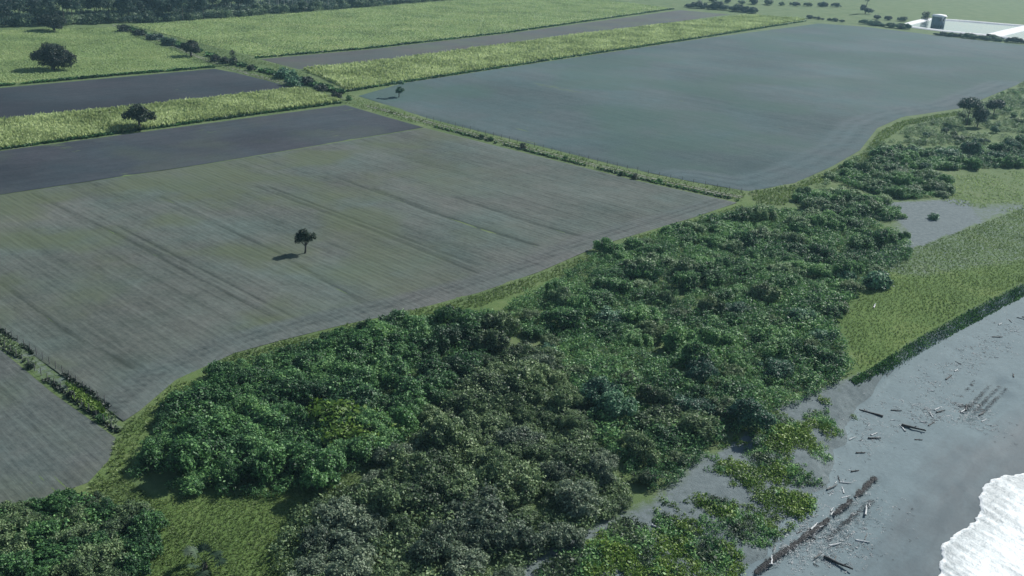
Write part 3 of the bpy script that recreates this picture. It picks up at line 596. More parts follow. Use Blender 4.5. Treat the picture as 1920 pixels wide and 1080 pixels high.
for k, (q, lb) in enumerate(zip(GAPS, ('at the upper tip of the dull thicket', 'between the dull and the large thicket', 'between the left and the dull thicket', 'above the vines on the bank', 'where the large thicket nears the field', 'in the lower middle of the large thicket', 'beside the dark hollow of the upper dull thicket', 'above the end of the grassy clearing', 'left of the hollow in the large thicket', 'at the left rim of the large thicket', 'at the ploughed corner of the left thicket'))):
    c = q + sd[:2] / np.linalg.norm(sd[:2]) * 4.6
    o = obj('tall_shrub', TALL[k % 4], None, (c[0], c[1], zat(*c) - .05), k * 1.3, (1.0, 1.0, 1.0 + .06 * (k % 3))); put_mat(o, (L_OLIVE, L_BLUE, L_OLIVE, L_BLUE, L_MID, L_MID, L_OLIVE, L_VIVID, L_MID, L_BLUE, L_VIVID)[k])
    tag(o, 'tall shrub shading a dark hollow ' + lb, 'shrub', 'tall shrubs beside dark hollows')
# leafy undergrowth that closes the gaps between shrubs
under_cl = []
for i in range(5):
    lob = [(0, 0, .55, .85, .85, .62), (.45, .3, .8, .45, .45, .27)]; v, f = leaves(lob, 90, .13, 600 + i, .55); under_cl.append((v, f))
for k, (px, mt, lb) in enumerate(((ZA, L_VIVID, 'leafy undergrowth filling the vivid green thicket'), (ZBR, L_OLIVE, 'dull undergrowth filling the olive grey thicket'), (ZC, L_MID, 'leafy undergrowth filling the large thicket by the beach'), (ZD, L_VIVID, 'undergrowth of the corner thicket'), (ZE1, L_MID, 'undergrowth of the rounded clump at the lane end'), (ZE2, L_MID, 'undergrowth of the clump left of the pale meadow'), (ZE3, L_MID, 'undergrowth of the dark belt above the pale meadow'))):
    tufts(px, 1.35, lb, .5, 2.3, mt, 0.2, under_cl, 'undergrowth', 320 + k, 'undergrowth')
tufts(ZE4, 1.8, 'low light green scrub cover between slate coloured field and shore', .5, 1.7, L_PALE, .42, under_cl, 'low_scrub', 341, 'scrub')
tufts([(1480, 372), (1560, 335), (1650, 262), (1700, 240), (1700, 272), (1640, 300), (1560, 345)], 1.6, 'low leafy fringe between the curved verge and the clumps', .5, 1.6, L_PALE, .4, under_cl, 'low_scrub', 342, 'scrub')
tufts([(590, 800), (640, 785), (735, 790), (745, 830), (690, 850), (610, 840)], 1.0, 'yellow green creeper patch draped over the left thicket', 1.6, 3.6, L_YELLOW, .3, under_cl, 'undergrowth', 343, 'undergrowth')
# creeping vines on the dune slope
vine_cl = []
for i in range(5):
    v, f = leaves([(0, 0, .18, .7, .7, .42)], 30, .15, 620 + i, .3); vine_cl.append((v, f))
VPX = [(1150, 995), (1235, 950), (1335, 850), (1420, 795), (1545, 738), (1632, 700), (1640, 735), (1600, 790), (1555, 880), (1525, 940), (1440, 1020), (1380, 1075), (1330, 1100), (960, 1100), (1000, 1085)]
P = pts_in(gp(VPX, -1.0), 0.62); dens = np.zeros(len(P))
for c, rad, amt in (((1465, 815), 7, 1), ((1435, 865), 8, .95), ((1490, 935), 6, .9), ((1385, 895), 5, .7), ((1180, 1035), 8, 1), ((1090, 1065), 7, 1), ((1375, 975), 6, .9), ((1530, 795), 4, .7), ((1280, 1005), 7, .9), ((1225, 1055), 6, .9), ((1560, 765), 3, .6), ((1330, 1030), 6, .9), ((1675, 702), 4, .6), ((1300, 1070), 6, .8)):
    dens = np.maximum(dens, amt * np.exp(-((P - gp([c], -1.0)[0]) ** 2).sum(1) / rad ** 2))
n = dens * .98 + (fbm(P[:, 0] / 3.5, P[:, 1] / 3.5, 333) - .5) * 1.3 + (fbm(P[:, 0] / .9, P[:, 1] / .9, 335) - .5) * .5
P = P[n > .42]; n = n[n > .42]; tone = fbm(P[:, 0] / 4, P[:, 1] / 4, 336)
for mk, mt, lb in ((tone > .5, L_YELLOW, 'bright yellow green creeping vine on the sandy bank above the beach'), ((tone <= .5) & (tone > .38), L_MID, 'darker green creeper mixed into the vine on the sandy bank'), (tone <= .38, L_OLIVE, 'dull dry creeper mixed into the vine on the sandy bank')):
    stuff(scatter('creeping_vine', vine_cl, with_z(P[mk]), (.35 + 1.0 * n[mk]) * rng.uniform(.7, 1.4, mk.sum()), mt), lb, 'vine')

# ------------------------------------------------------------------ single trees
def tree(name, base, lobes, n, size, mat, label, cat='tree', lean=(0, 0), tr=.3, limbs=5, group=None, seed=0, zmin=-9, shell=.6, bmat=None):
    """base: photo pixel of the trunk foot; lobes in metres above it"""
    p = ground_from_px(*base); root = bpy.data.objects.new(name, None); col.objects.link(root); root.location = p; tag(root, label, cat, group)
    r = np.random.default_rng(seed + 700); lob = np.array(lobes, float); zb = lob[:, 2].min(); c = lob[:, :3].mean(0)
    fork = np.array([lean[0] * .6, lean[1] * .6, zb * .6])
    T = [tube([(0, 0, -.3), fork * .5 + [.05, 0, 0], fork, c * [.8, .8, 1] - [0, 0, .4]], [tr * 1.25, tr, tr * .85, tr * .35], 9)]
    for i in range(limbs):
        q = lob[i % len(lob), :3]; T.append(tube([fork - [0, 0, .1], (fork * .45 + q * .55) + r.normal(size=3) * .25, q], [tr * .6, tr * .4, tr * .12], 6))
    obj('trunk', mesh_np('trunk', *join(T), bmat or bark, True), root)
    obj('crown', mesh_np('crown', *leaves(lob, n, size, seed + 800, shell, zmin=zmin), mat), root)
    return root
X3 = np.array([1, 0, 0]);
def rl(n, cx, cy, cz, R, Rz, r0, r1, seed, core=True):
    r = np.random.default_rng(seed); L = [(cx, cy, cz, R * .62, R * .62, Rz * .7)] if core else []
    for i in range(n):
        d = r.normal(size=3); d /= np.linalg.norm(d); d[2] = abs(d[2]) * 1.35 - .5; q = r.uniform(r0, r1)
        L.append((cx + d[0] * (R - q * .8), cy + d[1] * (R - q * .8), cz + d[2] * (Rz - q * .6), q, q, q * .75))
    return L
tree('field_tree', (572, 476), rl(9, -.3, 0, 4.1, 2.1, 2.1, .8, 1.2, 1) + [(2.1, .4, 4.3, .75, .75, .9)], 4200, .17, L_DARK, 'small lone dark tree casting a shadow on the ploughed field', lean=(.3, 0), tr=.24, seed=1)
tree('field_tree', (100, 131), rl(18, 0, 0, 6.6, 8.6, 6.0, 2.0, 3.4, 2) + [(-8, 1, 5.0, 2.2, 2.2, 1.8), (8.5, 1, 5.2, 2.4, 2.4, 2.6), (6.5, 0, 2.6, 2.6, 2.4, 2), (-3, 0, 3.2, 3.4, 3, 2.4), (2.5, -1, 2.8, 3.2, 3, 2.4)], 15000, .34, L_DARK, 'big wide round tree standing in the pasture at upper left', tr=.7, seed=2, limbs=10)
tree('field_tree', (262, 243), rl(12, 0, 0, 5.2, 4.9, 3.7, 1.2, 2.2, 3) + [(-4.6, 0, 4.4, 1.5, 1.5, 1.3), (4.8, 0, 5.0, 1.5, 1.5, 1.6)], 8000, .27, L_DARK, 'dark spreading tree growing in the narrow crop strip', tr=.45, seed=3, limbs=8)
tree('field_tree', (102, 58), rl(12, 0, 0, 5.0, 8.6, 4.6, 2.0, 3.2, 4), 9000, .42, L_DARK, 'dark low domed tree in front of the wood at far left', tr=.6, seed=4, limbs=7)
tree('field_tree', (748, 183), rl(5, .3, 0, 3.2, 2.1, 2.1, .8, 1.3, 5) + [(-2.2, 0, 6.0, 1.2, 1.2, .7), (.6, 0, 6.4, 1.5, 1.5, .9)], 3000, .24, L_BLUE, 'ragged small tree at the corner of the slate coloured field', tr=.22, seed=5)
tree('lane_tree', (358, 106), rl(10, 0, 0, 4.2, 5.6, 4.0, 1.6, 2.4, 6), 6500, .34, L_DARK, 'rounded dark tree on the lane between pasture and pale field', tr=.45, seed=6)
tree('shore_tree', (1812, 235), [(0, 0, 9.2, 5.2, 4.6, 2.4), (-2.4, 0, 8.4, 2.6, 2.6, 1.8), (2.6, 0, 8.8, 2.6, 2.6, 1.6), (.5, 1, 10.6, 2.6, 2.6, 1.2)], 4200, .3, L_FAR, 'flat topped tree on a thin trunk beside the curved verge', tr=.22, seed=7, limbs=4)
tree('shore_tree', (1832, 238), [(0, 0, 5.6, 3.2, 3.0, 2.4), (1.2, 0, 3.4, 2.4, 2.4, 1.8), (2.2, 0, 6.2, 1.8, 1.8, 1.4)], 3800, .28, L_FAR, 'bushy dark tree right beside the flat topped tree', tr=.25, seed=8, limbs=3)
tree('shore_tree', (1862, 218), [(0, 0, 5.2, 4.0, 3.6, 2.0), (1.6, 0, 6.2, 2.2, 2.2, 1.4), (-2.0, 0, 4.4, 2.0, 2, 1.3)], 3400, .28, L_FAR, 'smaller spreading tree behind the flat topped tree', tr=.22, seed=9, limbs=3)
tree('tall_tree', (1622, 26), [(0, 0, 15, 2.2, 2.2, 5), (1.4, 0, 20, 1.8, 1.8, 4), (-2.6, 0, 5.0, 3, 3, 3), (3, 0, 3, 4, 4, 2)], 3200, .45, L_FAR, 'tall thin tree at the top right beyond the fields', tr=.35, seed=10, limbs=3)

# bushes along the lane and single bushes, each its own
def bush(px, w_, h_, mat, label, seed, name='bush', group=None, n=900):
    p = ground_from_px(*px); lob = rl(5, 0, 0, h_ * .48, w_ / 2, h_ * .5, w_ * .15, w_ * .28, seed) + [(0, 0, h_ * .2, w_ * .42, w_ * .42, h_ * .28)] * 2
    V, F = leaves(lob, n, max(.13, w_ * .055), seed, .5, zmin=.02); st = tube([(0, 0, -.2), (.1, 0, h_ * .5)], [w_ * .03, w_ * .015], 5)
    o = obj(name, mesh_np(name, *join([(V, F), st]), mat), None, tuple(p)); return tag(o, label, 'bush', group)
LB = 'small bush on the lane'
bush((402, 116), 6, 4, L_DARK, 'dark bush at the corner of pasture and dark field, left of a pointed one', 1)
bush((421, 119), 6, 4, L_DARK, 'dark bush between the pasture corner bush and the pointed bush', 2)
bush((438, 122), 5, 8, L_DARK, 'pointed dark bush on the lane above the dark strip field', 3)
bush((472, 132), 5, 3, L_DARK, 'low dark bush on the lane right of the pointed bush', 4)
bush((536, 146), 11, 4.5, L_BLUE, 'wide bluish bush on the lane above the crop strip end', 5, n=1600)
bush((552, 160), 10, 4, L_BLUE, 'wide bush on the near side of the lane at the dark field corner', 6, n=1400)
bush((578, 157), 9, 3, L_DARK, 'long low bush on the far side of the lane by the light green strip', 7, n=1200)
bush((602, 170), 7, 2.6, L_DARK, 'low dark bush on the lane beside the light green strip', 8)
bush((630, 184), 5.5, 3, L_DARK, 'dark round bush on the lane at the crop strip corner', 9)
bush((655, 188), 3.5, 2, L_VIVID, 'little bush on the lane right of the crop strip corner', 10)
bush((902, 259), 2.6, 1.7, L_VIVID, 'first little bush of the pair beside the middle of the lane', 11)
bush((920, 264), 2.8, 1.7, L_VIVID, 'second little bush of the pair beside the middle of the lane', 12)
bush((980, 279), 3.0, 2.4, L_DARK, 'dark round bush standing alone beside the middle of the lane', 13)
bush((1164, 329), 2.2, 1.5, L_VIVID, 'small bush left of the dark bush near the lane end', 14)
bush((1190, 336), 2.6, 2.2, L_DARK, 'dark bush near the seaward end of the lane', 15)
bush((1236, 341), 2.2, 1.3, L_VIVID, 'small bush right of the dark bush near the lane end', 16)
bush((1060, 298), 1.8, 1.2, L_VIVID, 'tiny bush between the dark bushes on the lane', 17)
bush((840, 584), 2.6, 1.8, L_DARK, 'dark round bush on the grass fringe of the ploughed field', 18)
bush((762, 592), 2.2, 1.3, L_OLIVE, 'small dull bush at the field edge left of the dark round bush', 19)
bush((1750, 411), 3.6, 2.0, L_BLUE, 'small lone bush on the sandy flat by the meadow', 20)
bush((232, 60), 8, 5, L_DARK, 'dark bush at the far end of the lane by the wood', 21)
bush((262, 66), 8, 3.6, L_DARK, 'dark bush second from the far end of the lane', 22)
bush((290, 74), 10, 3.5, L_FAR, 'long low bush third from the far end of the lane', 23)
bush((318, 84), 10, 4, L_FAR, 'low bush on the lane left of the rounded tree', 24)
bush((1195, 472), 4.2, 3.2, L_VIVID, 'dark green bush at the upper edge of the large thicket', 25, n=1500)
bush((1640, 536), 7.5, 4.0, L_BLUE, 'dark dense bush at the right tip of the large thicket', 26, n=2600)
bush((1585, 530), 5.0, 3.6, L_BLUE, 'dark bush left of the one at the thicket right tip', 27, n=1800)

# ------------------------------------------------------------------ fan palm in the clearing
pp = ground_from_px(384, 1068); palm = bpy.data.objects.new('fan_palm', None); col.objects.link(palm); palm.location = pp; palm.scale = (1.25, 1.25, 1.25)
tag(palm, 'young fan palm standing in the bright grass clearing', 'palm')
obj('trunk', mesh_np('trunk', *tube([(0, 0, -.2), (.05, 0, .45), (0, .05, .85)], [.26, .24, .2], 10), bark, True), palm)
L_PALM = leaf_mat('palm_fronds', (0.008, 0.022, 0.010), (0.018, 0.045, 0.02), (0.06, 0.10, 0.05), .15)
r = np.random.default_rng(77)
for k in range(10):
    a = 2.39996 * k; el = math.radians(r.uniform(20, 65) if k > 3 else r.uniform(-15, 15)); Lp = r.uniform(1.2, 1.8); d = np.array([math.cos(a) * math.cos(el), math.sin(a) * math.cos(el), math.sin(el)])
    hub = np.array([0, 0, .85]) + d * Lp; side = np.cross(d, [0, 0, 1]); side /= np.linalg.norm(side); nrm = np.cross(side, d)
    pv, pf = tube([(0, 0, .8), tuple(np.array([0, 0, .85]) + d * Lp * .5 + nrm * .05), tuple(hub)], [.035, .03, .02], 5); V = list(pv); F = list(pf)
    for j in range(13):
        th = math.radians(-105 + 210 * j / 12); q = d * math.cos(th) + side * math.sin(th); ln = r.uniform(.8, 1.0); w_ = np.cross(q, nrm) * .12
        i = len(V); V += [hub, hub + q * ln * .5 + w_ + nrm * .06, hub + q * ln - nrm * .16, hub + q * ln * .5 - w_ + nrm * .06]; F.append([i, i + 1, i + 2, i + 3])
    obj('frond', mesh_np('frond', np.array(V), np.array(F), L_PALM), palm)

# ------------------------------------------------------------------ wood at the top of the picture
def wood_tree(seed, h, trunk_frac, R, mat, bm_):
    r = np.random.default_rng(seed); lob = rl(9, 0, 0, h * (trunk_frac + 1) / 2, R, h * (1 - trunk_frac) / 2, R * .3, R * .5, seed)
    V, F = leaves(lob, 1500, .5, seed, .5); t = tube([(0, 0, -.3), (.15, 0, h * trunk_frac * .6), (0, .1, h * .75)], [.38, .28, .1], 6)
    return mesh_np('crown', V, F, mat), mesh_np('trunk', *t, bm_)
WOOD = [wood_tree(900 + i, 15 + 1.5 * i, .18, 5.0 + .3 * i, L_FAR, bark) for i in range(4)]
SLIM = [wood_tree(920 + i, 16 + 2 * i, .58, 2.6, L_FAR, bark_pale) for i in range(4)]
UNDR = [wood_tree(940 + i, 6 + i, .1, 4.2, L_FARP, bark) for i in range(3)]
front = gp([(-160, 66), (0, 52), (110, 47), (225, 44), (330, 40), (470, 30), (560, 23), (700, 12), (850, -1), (960, -10)])
def put_tree(kind, x, y, sc, rz, mt, name, label, group):
    root = bpy.data.objects.new(name, None); col.objects.link(root); root.location = (x, y, zat(x, y)); root.rotation_euler = (0, 0, rz); root.scale = (sc, sc, sc); tag(root, label, 'tree', group)
    c = obj('crown', kind[0], root); put_mat(c, mt); obj('trunk', kind[1], root)
u, X, N = along(front, 1.0); r = np.random.default_rng(5)
sp = u[-1]
for row in range(4):
    for q in np.arange(0, sp, 7.0 if row < 2 else 9.5):
        i = min(int(q + r.uniform(-3, 3)) % len(u), len(u) - 1); back = 5 + row * 13 + r.uniform(-4, 4); x, y = X[i] + N[i] * back
        fr = i / len(u); west = fr < .42
        if west: k = WOOD[r.integers(4)]; lb, gr = 'dense dark tree of the wood behind the pasture', 'trees of the dense wood'; mt = L_FAR if r.random() < .75 else L_FARP
        else: k = SLIM[r.integers(4)]; lb, gr = 'slim pale trunked tree in the plantation behind the pale green field', 'trees of the plantation'; mt = L_FAR
        if row == 0 and r.random() < (.45 if west else .75): k = UNDR[r.integers(3)]; mt = L_FARP; lb, gr = 'low pale green tree at the front edge of the wood', 'low trees edging the wood'
        put_tree(k, x, y, r.uniform(.8, 1.15), r.uniform(0, 6.28), mt, 'forest_tree', lb, gr)
P = []
for k in range(14): P.append(X[::3] + N[::3] * (3 + k * 3.2) + r.normal(size=X[::3].shape) * 1.5)
P = np.concatenate(P); q = fbm(P[:, 0] / 12, P[:, 1] / 12, 361)
stuff(scatter('wood_understorey', under_cl, with_z(P), 1.2 + 4.0 * q, L_FAR), 'dark leafy understorey of the wood along the top edge', 'undergrowth')
P = np.concatenate([X[::2] + N[::2] * k + r.normal(size=X[::2].shape) * 2 for k in (1, 6, 14)]); q = fbm(P[:, 0] / 9, P[:, 1] / 9, 363); P = P[q > .5]; q = q[q > .5]
stuff(scatter('wood_understorey', under_cl, with_z(P), 1.0 + 4.5 * q, L_FARP), 'pale green scrub along the front of the wood', 'undergrowth')
# trees and hedge at the top right
def far_shrubs(line, step, mt, smin, smax, label, group, seed):
    r = np.random.default_rng(seed); L = gp(line); u, X, N = along(L, 1.0)
    for q in np.arange(1, u[-1], step):
        i = min(int(q), len(u) - 1); x, y = X[i] + r.normal(size=2) * 1.5; s = r.uniform(smin, smax)
        o = obj('hedge_shrub', SHRUB[r.integers(9)], None, (x, y, zat(x, y) - .1), r.uniform(0, 6.28), s); put_mat(o, mt[r.integers(len(mt))]); tag(o, label, 'shrub', group)
far_shrubs([(1285, 14), (1350, 18), (1420, 26)], 4.5, [L_FAR], .7, 1.8, 'dark shrub of the clump at the far end of the fields', 'shrubs at the far field end', 1001)
far_shrubs([(1515, 34), (1585, 42)], 4.5, [L_FAR], .4, 1.0, 'low far shrub at the corner of the light green strip', 'shrubs at the strip corner', 1002)
far_shrubs([(1622, 45), (1660, 50), (1705, 55)], 3.5, [L_FAR, L_BLUE], .6, 1.3, 'shrub of the far hedge left of the bright pond', 'hedge shrubs left of the pond', 1003)
far_shrubs([(1752, 66), (1800, 70), (1850, 75), (1925, 82)], 3.6, [L_FAR, L_BLUE], .45, 1.1, 'shrub of the far hedge along the near bank of the pond', 'hedge shrubs below the pond', 1004)
far_shrubs([(1645, 36), (1700, 40)], 9, [L_FARP, L_FAR], .8, 1.2, 'pale far shrub behind the hedge left of the pond', 'pale shrubs behind the hedge', 1005)
far_shrubs([(1330, 4), (1460, 10), (1580, 14)], 14, [L_FARP, L_FAR], .8, 1.4, 'far shrub in the rough meadow along the top edge', 'shrubs along the top edge', 1006)

# ------------------------------------------------------------------ pond, dikes and pump tower
m, nd, lk, b = newmat('pond_water')
b.inputs['Base Color'].default_value = (0.10, 0.14, 0.16, 1); b.inputs['Roughness'].default_value = 0.08; b.inputs['IOR'].default_value = 1.33; b.inputs['Specular IOR Level'].default_value = 1.0
geo = nd.new('ShaderNodeNewGeometry'); n = noise_node(nd, lk, geo.outputs['Position'], 0.5, 3); bp = nd.new('ShaderNodeBump'); bp.inputs['Distance'].default_value = 0.03; lk.new(n.outputs[0], bp.inputs['Height']); lk.new(bp.outputs[0], b.inputs['Normal'])
def sheet(name, px, mat, z):
    pw = gp(px); me = bpy.data.meshes.new(name); me.from_pydata([(*p, z) for p in pw], [], [list(range(len(pw)))]); me.materials.append(mat)
    if me.polygons[0].normal.z < 0: me.flip_normals()
    return struct(obj(name, me))
POND = [(1690, 49), (1742, 36), (1800, 40), (1960, 52), (1960, 82), (1858, 68), (1760, 58)]
sheet('pond', POND, m, 0.12)
dike_mat = plain_noise_mat('dike_liner', (0.55, 0.56, 0.55), (0.75, 0.75, 0.73), 0.2)
def dike(px, wd, h):
    L = gp(px); u, X, N = along(L, 4.0); k = np.array([-.5, -.22, .22, .5]) * wd; hz = np.array([0.0, h, h, 0.0])
    P = (X[:, None] + k[None, :, None] * N[:, None]).reshape(-1, 2); n_, m_ = len(u), 4; i = np.arange(n_ - 1)[:, None] * m_ + np.arange(m_ - 1)[None]
    o = obj('pond_dike', mesh_np('pond_dike', np.c_[P, np.tile(hz, n_)], np.stack([i, i + m_, i + m_ + 1, i + 1], -1).reshape(-1, 4)[:, ::-1], dike_mat)); struct(o)
dike([(1690, 49), (1715, 42), (1742, 36)], 7, 1.2); dike([(1742, 36), (1800, 39), (1880, 46), (1960, 52)], 5, 1.0)
dike([(1690, 49), (1760, 58), (1858, 68)], 6, 1.0); dike([(1858, 68), (1890, 60), (1925, 52)], 13, 1.6); dike([(1858, 68), (1960, 82)], 6, 1.2)
wall_m = plain_noise_mat('tower_wall', (0.10, 0.14, 0.17), (0.15, 0.19, 0.22), 0.6); roof_m = plain_noise_mat('tower_roof', (0.75, 0.76, 0.75), (0.85, 0.85, 0.84), 0.5)
glass = plain_noise_mat('dark_glass', (0.02, 0.025, 0.03), (0.03, 0.035, 0.04), 1.0, 0.1, 0, 0.5)
def box(sx, sy, z0, z1, c=(0, 0)):
    x, y = c; V = np.array([(x + a * sx / 2, y + b_ * sy / 2, z) for z in (z0, z1) for a, b_ in ((-1, -1), (1, -1), (1, 1), (-1, 1))])
    return V, np.array([(3, 2, 1, 0), (4, 5, 6, 7), (0, 1, 5, 4), (1, 2, 6, 5), (2, 3, 7, 6), (3, 0, 4, 7)])
pt = g(1757, 52); tw = bpy.data.objects.new('pump_tower', None); col.objects.link(tw); tw.location = pt; tw.rotation_euler = (0, 0, .5)
tag(tw, 'grey blue pump tower with white roof standing at the pond', 'building')
obj('wall', mesh_np('wall', *box(8, 7, -.3, 9), wall_m), tw)
obj('roof', mesh_np('roof', np.array([(-5, -4.5, 9), (5, -4.5, 9), (5, 4.5, 9), (-5, 4.5, 9), (-4, -3, 10.6), (4, -3, 10.6), (4, 3, 10.6), (-4, 3, 10.6)]), box(1, 1, 0, 1)[1], roof_m), tw)
for cx, z0, z1, w_ in ((-2, 5.5, 7.5, 1.6), (2, 5.5, 7.5, 1.6)): obj('window', mesh_np('window', *box(w_, .1, z0, z1, (cx, -3.53)), glass), tw)
obj('door', mesh_np('door', *box(1.6, .12, 0, 2.4, (0, -3.54)), wood_dark), tw)
bush((1734, 38), 8, 9, L_DARK, 'dark tree like bush touching the left side of the pump tower', 31)

# ------------------------------------------------------------------ fences
post_me = mesh_np('post', *join([tube([(0, 0, -.3), (.02, .01, .8), (0, 0, 1.45)], [.085, .075, .065], 6)]), wood_grey)
def fence(px, gap, label, n_wires=3, group=None):
    L = gp(px); u, X, N = along(L, .5); st = int(gap / .5); root = bpy.data.objects.new('fence', None); col.objects.link(root); x0 = X[0]; root.location = (x0[0], x0[1], zat(*x0)); tag(root, label, 'fence', group)
    idx = list(range(0, len(u), st)); tops = []
    for i in idx:
        p = X[i]; z = zat(*p); o = obj('post', post_me, root, (p[0] - x0[0], p[1] - x0[1], z - root.location.z), rng.uniform(0, 6)); o.scale = (1, 1, rng.uniform(.9, 1.1)); tops.append((p[0] - x0[0], p[1] - x0[1], z - root.location.z))
    for w_ in range(n_wires): obj('wire', mesh_np('wire', *tube([(a, b_, c + .45 + .4 * w_) for a, b_, c in tops], [.012] * len(tops), 4), wood_dark), root)
fence([(-40, 612), (0, 645), (60, 690), (130, 742), (222, 812)], 2.6, 'lower of two post and wire fences along the grassy strip at lower left')
fence([(-40, 590), (0, 618), (70, 667), (140, 715), (205, 762)], 2.6, 'upper of two post and wire fences along the grassy strip at lower left')
fence([(800, 223), (980, 269), (1190, 321), (1395, 362)], 4.0, 'post and wire fence on the far side of the lane below the slate field')
fence([(800, 236), (980, 283), (1190, 336), (1385, 377)], 4.0, 'post and wire fence on the near side of the lane above the brown field')
tufts([(-40, 596), (0, 625), (100, 695), (215, 775), (235, 800), (222, 815), (130, 748), (60, 692), (0, 648), (-40, 615)], 0.55, 'rough grass strip between the two fences at lower left', .5, 1.2, L_OLIVE, .5)
tufts([(125, 715), (190, 760), (200, 780), (165, 765), (130, 740)], 0.4, 'patch of brighter weeds between the two fences', 1.0, 2.0, L_YELLOW, 0)
def weeds(line, wd, step, mat, label, smin, smax, thr):
    u, X, N = along(gp(line), step); P = []
    for k in range(max(2, int(wd / step))): P.append(X + N * (rng.uniform(-.5, .5, len(u)) * wd)[:, None] + rng.normal(size=X.shape) * .15)
    P = np.concatenate(P); q = fbm(P[:, 0] / 5, P[:, 1] / 5, 351); P = P[q > thr]; q = q[q > thr]
    return stuff(scatter('field_weeds', past_cl, with_z(P), (smin + (smax - smin) * q) * rng.uniform(.7, 1.3, len(P)), mat), label, 'weeds')
weeds([(-60, 598), (0, 645), (60, 690), (130, 742), (222, 812)], .7, .25, L_DARK, 'dark weeds along the lower fence at lower left', .25, .8, .38)
weeds([(-60, 577), (0, 619), (70, 668), (140, 716), (205, 763)], .5, .3, L_DARK, 'thin dark weeds along the upper fence at lower left', .3, .8, .42)
weeds([(-100, 170), (0, 161), (200, 143), (400, 126)], 1.6, .5, L_VIVID, 'dark weeds along the lower edge of the pasture', .9, 1.9, .25)
weeds([(-100, 294), (0, 281), (300, 239), (640, 193)], 1.2, .4, L_VIVID, 'dark weeds along the lower edge of the narrow crop strip', .7, 1.5, .25)
weeds([(480, 109), (700, 90), (960, 60), (1262, 17)], 2.0, .8, L_VIVID, 'dark weeds along the lower edge of the pale green field', .9, 1.8, .25)
weeds([(650, 172), (752, 155), (1050, 110), (1300, 73), (1510, 40)], 1.6, .6, L_VIVID, 'dark weeds along the lower edge of the long light green strip', .8, 1.7, .25)
weeds([(232, 52), (320, 80), (420, 114), (560, 152), (650, 178)], 3.0, .6, L_VIVID, 'dark weeds and saplings along the upper half of the lane', 1.2, 2.8, .48)
weeds([(800, 234), (980, 281), (1190, 334), (1385, 376)], .8, .5, L_VIVID, 'thin dark weeds under the near fence of the lane', .5, 1.2, .4)
weeds([(1600, 716), (1640, 698), (1704, 648), (1834, 578), (1925, 532)], 1.5, .17, L_VIVID, 'overhanging grass added as the dark shade strip along the top of the eroded bank', .12, .5, .22)  # tufts stand in for the shadow on the bank face
bush((58, 690), 1.9, 1.5, L_DARK, 'small dark bush on the lower fence at far left', 41, n=500)
bush((134, 742), 1.5, 1.2, L_DARK, 'small dark bush midway on the lower fence', 42, n=500)
bush((190, 790), 2.2, 1.4, L_VIVID, 'green bush near the seaward end of the lower fence', 43, n=600)

# ------------------------------------------------------------------ driftwood
def log_mesh(seed, L, R):
    r = np.random.default_rng(seed); x = np.linspace(0, L, 7); y = np.cumsum(r.normal(size=7) * L * .025); z = R * .75 + np.abs(r.normal(size=7)) * R * .25
    T = [tube(np.c_[x, y, z], list(R * np.linspace(1.1, .55, 7)), 7)]
    for k in range(2): i = r.integers(2, 6); T.append(tube([(x[i], y[i], z[i]), (x[i] + L * .1, y[i] + r.choice([-1, 1]) * L * .09, z[i] + R * 1.3)], [R * .5, R * .2], 5))
    return mesh_np('driftwood', *join(T), wood_dark, True)
LOGS = [log_mesh(50 + i, l, rr) for i, (l, rr) in enumerate(((3.4, .2), (2.2, .15), (4.6, .24), (1.4, .11), (2.8, .13)))]
def drift(px, ang, k, mt, label, sc=1.0, group=None):
    p = ground_from_px(*px); o = obj('driftwood', LOGS[k], None, (p[0], p[1], p[2] - .02), ang, sc); put_mat(o, mt); return tag(o, label, 'driftwood', group)
drift((1655, 783), 2.6, 2, wood_dark, 'dark crooked driftwood log at the foot of the beach bank, left of the pair', 1.0)
drift((1690, 798), -.45, 0, wood_dark, 'dark driftwood log pointing seaward in the middle of the upper beach', 1.2)
drift((1628, 822), .1, 1, wood_dark, 'short dark driftwood log near the bank toe', 1.0)
drift((1605, 850), .2, 3, wood_dark, 'stubby dark driftwood piece below the short log', 1.2)
drift((1596, 885), .4, 3, wood_dark, 'stubby dark driftwood piece beside the upper end of the scarp', 1.1)
drift((1715, 825), .1, 3, wood_dark, 'small dark driftwood piece alone on smooth sand', 1.0)
drift((1900, 708), 1.2, 3, wood_dark, 'small dark driftwood piece at the right edge of the upper beach', 1.3)
drift((1545, 1045), -.7, 2, wood_dark, 'long dark driftwood branch at the bottom of the beach', .9)
drift((1638, 578), 1.1, 0, wood_bleached, 'pale bleached branch lying on the meadow beside the thicket', .8)
drift((1222, 985), -.6, 1, wood_bleached, 'pale bleached log on the sand right of the olive thicket', .8)
r = np.random.default_rng(9)
bands = [([(1600, 860), (1640, 790), (1700, 740), (1790, 690), (1880, 640), (1915, 600)], 16, 26, 'upper beach'), ([(1690, 790), (1760, 775), (1820, 760), (1850, 800)], 14, 20, 'middle beach'), ([(1430, 1075), (1500, 1010), (1560, 940), (1600, 890)], 18, 26, 'lower beach'), ([(1470, 1060), (1540, 1040), (1600, 1000), (1640, 930)], 16, 14, 'scarp')]
for line, spread, cnt, where in bands:
    L = np.array(line, float)
    for k in range(cnt):
        q = r.uniform(0, len(L) - 1.001); i = int(q); p = L[i] + (L[i + 1] - L[i]) * (q - i) + r.normal(size=2) * spread * [1, .8]
        pale = r.random() < .62
        drift(tuple(p), r.normal(.6, .7), int(r.integers(5)), wood_bleached if pale else (wood_dark if r.random() < .6 else wood_grey), ('pale bleached' if pale else 'dark') + ' driftwood stick strewn on the ' + where, r.uniform(.3, .7), ('pale' if pale else 'dark') + ' driftwood of the ' + where)
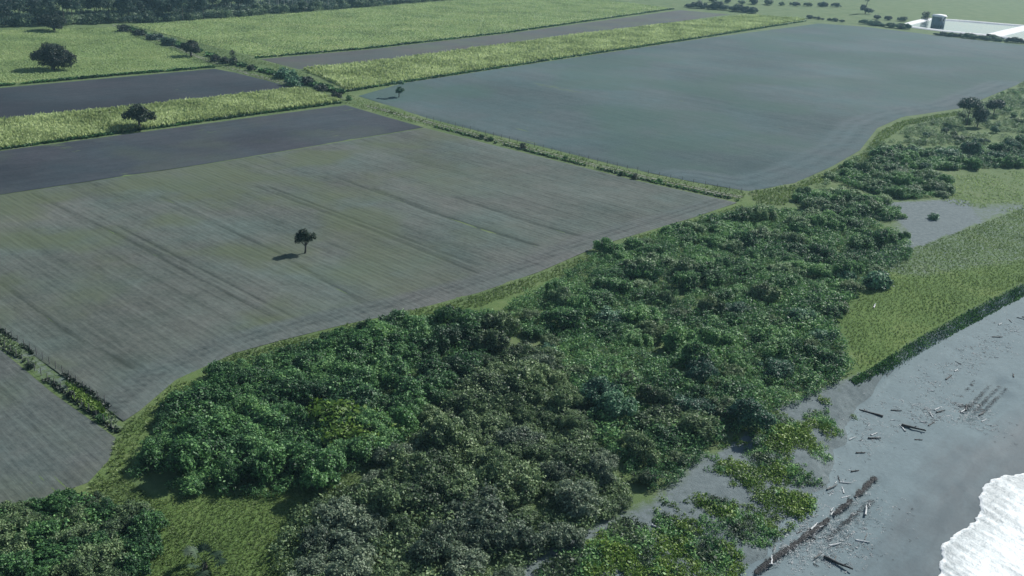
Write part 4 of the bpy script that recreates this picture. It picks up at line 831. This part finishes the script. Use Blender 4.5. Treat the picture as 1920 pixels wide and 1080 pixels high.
# fine wrack
def wrack_bits(n, seed):
    r = np.random.default_rng(seed); T = []
    for k in range(n): a = r.uniform(0, 6.28); c = r.uniform(-.6, .6, 2); l = r.uniform(.12, .5); T.append(tube([(c[0], c[1], .03), (c[0] + l * math.cos(a), c[1] + l * math.sin(a), .06)], [.05, .03], 3))
    return join(T)
wb = [wrack_bits(5, 30 + i) for i in range(5)]
def wrack(lines, n, spread, mat, label, smin=.6, smax=1.4, gate=.42):
    P = []
    for line in lines:
        L = gp(line, ZB - .5); c = np.r_[0, np.cumsum(np.linalg.norm(np.diff(L, axis=0), axis=1))]; u = r.uniform(0, c[-1], n); k = fbm(u / 3, u * 0, 71); u = u[k > gate]
        P.append(np.c_[np.interp(u, c, L[:, 0]), np.interp(u, c, L[:, 1])] + r.normal(size=(len(u), 2)) * spread)
    P = np.concatenate(P); stuff(scatter('wrack', wb, np.c_[P, height(P) + .03], r.uniform(smin, smax, len(P)), mat), label, 'debris')
wrack([b_[0] for b_ in bands], 950, 2.4, wood_bleached, 'pale twigs and chips strewn over the upper beach', .2, .75)
wrack([b_[0] for b_ in bands], 330, 2.6, wood_dark, 'dark twigs and wrack strewn over the upper beach', .2, .6)
wrack([[(1412, 1082), (1470, 1037), (1540, 987), (1600, 937), (1640, 897)]], 2600, .16, wood_dark, 'dark line of wrack along the low scarp on the beach', .25, .65, .25)
wrack([[(1525, 1040), (1580, 985), (1635, 940)]], 500, .22, wood_dark, 'fainter dark line of wrack seaward of the long one', .2, .5)
wrack([[(1770 + 14 * k, 775 + 3 * k), (1800 + 14 * k, 745 + 3 * k), (1836 + 13 * k, 705 + 5 * k)] for k in range(5)], 200, .16, wood_dark, 'dark parallel smears of wrack on the open beach', .2, .6)

# ------------------------------------------------------------------ haze
m, nd, lk, b = newmat('haze'); nd.remove(b)
pv = nd.new('ShaderNodeVolumePrincipled'); pv.inputs['Color'].default_value = (0.48, 0.82, 1.0, 1); pv.inputs['Density'].default_value = 0.0001; pv.inputs['Anisotropy'].default_value = 0.2
lk.new(pv.outputs[0], nd['Material Output'].inputs['Volume'])
hz = obj('haze', mesh_np('haze', *box(10400, 10400, -110, 92), m)); hz['kind'] = 'stuff'; hz['label'] = 'thin bluish haze over the whole coast'; hz['category'] = 'haze'
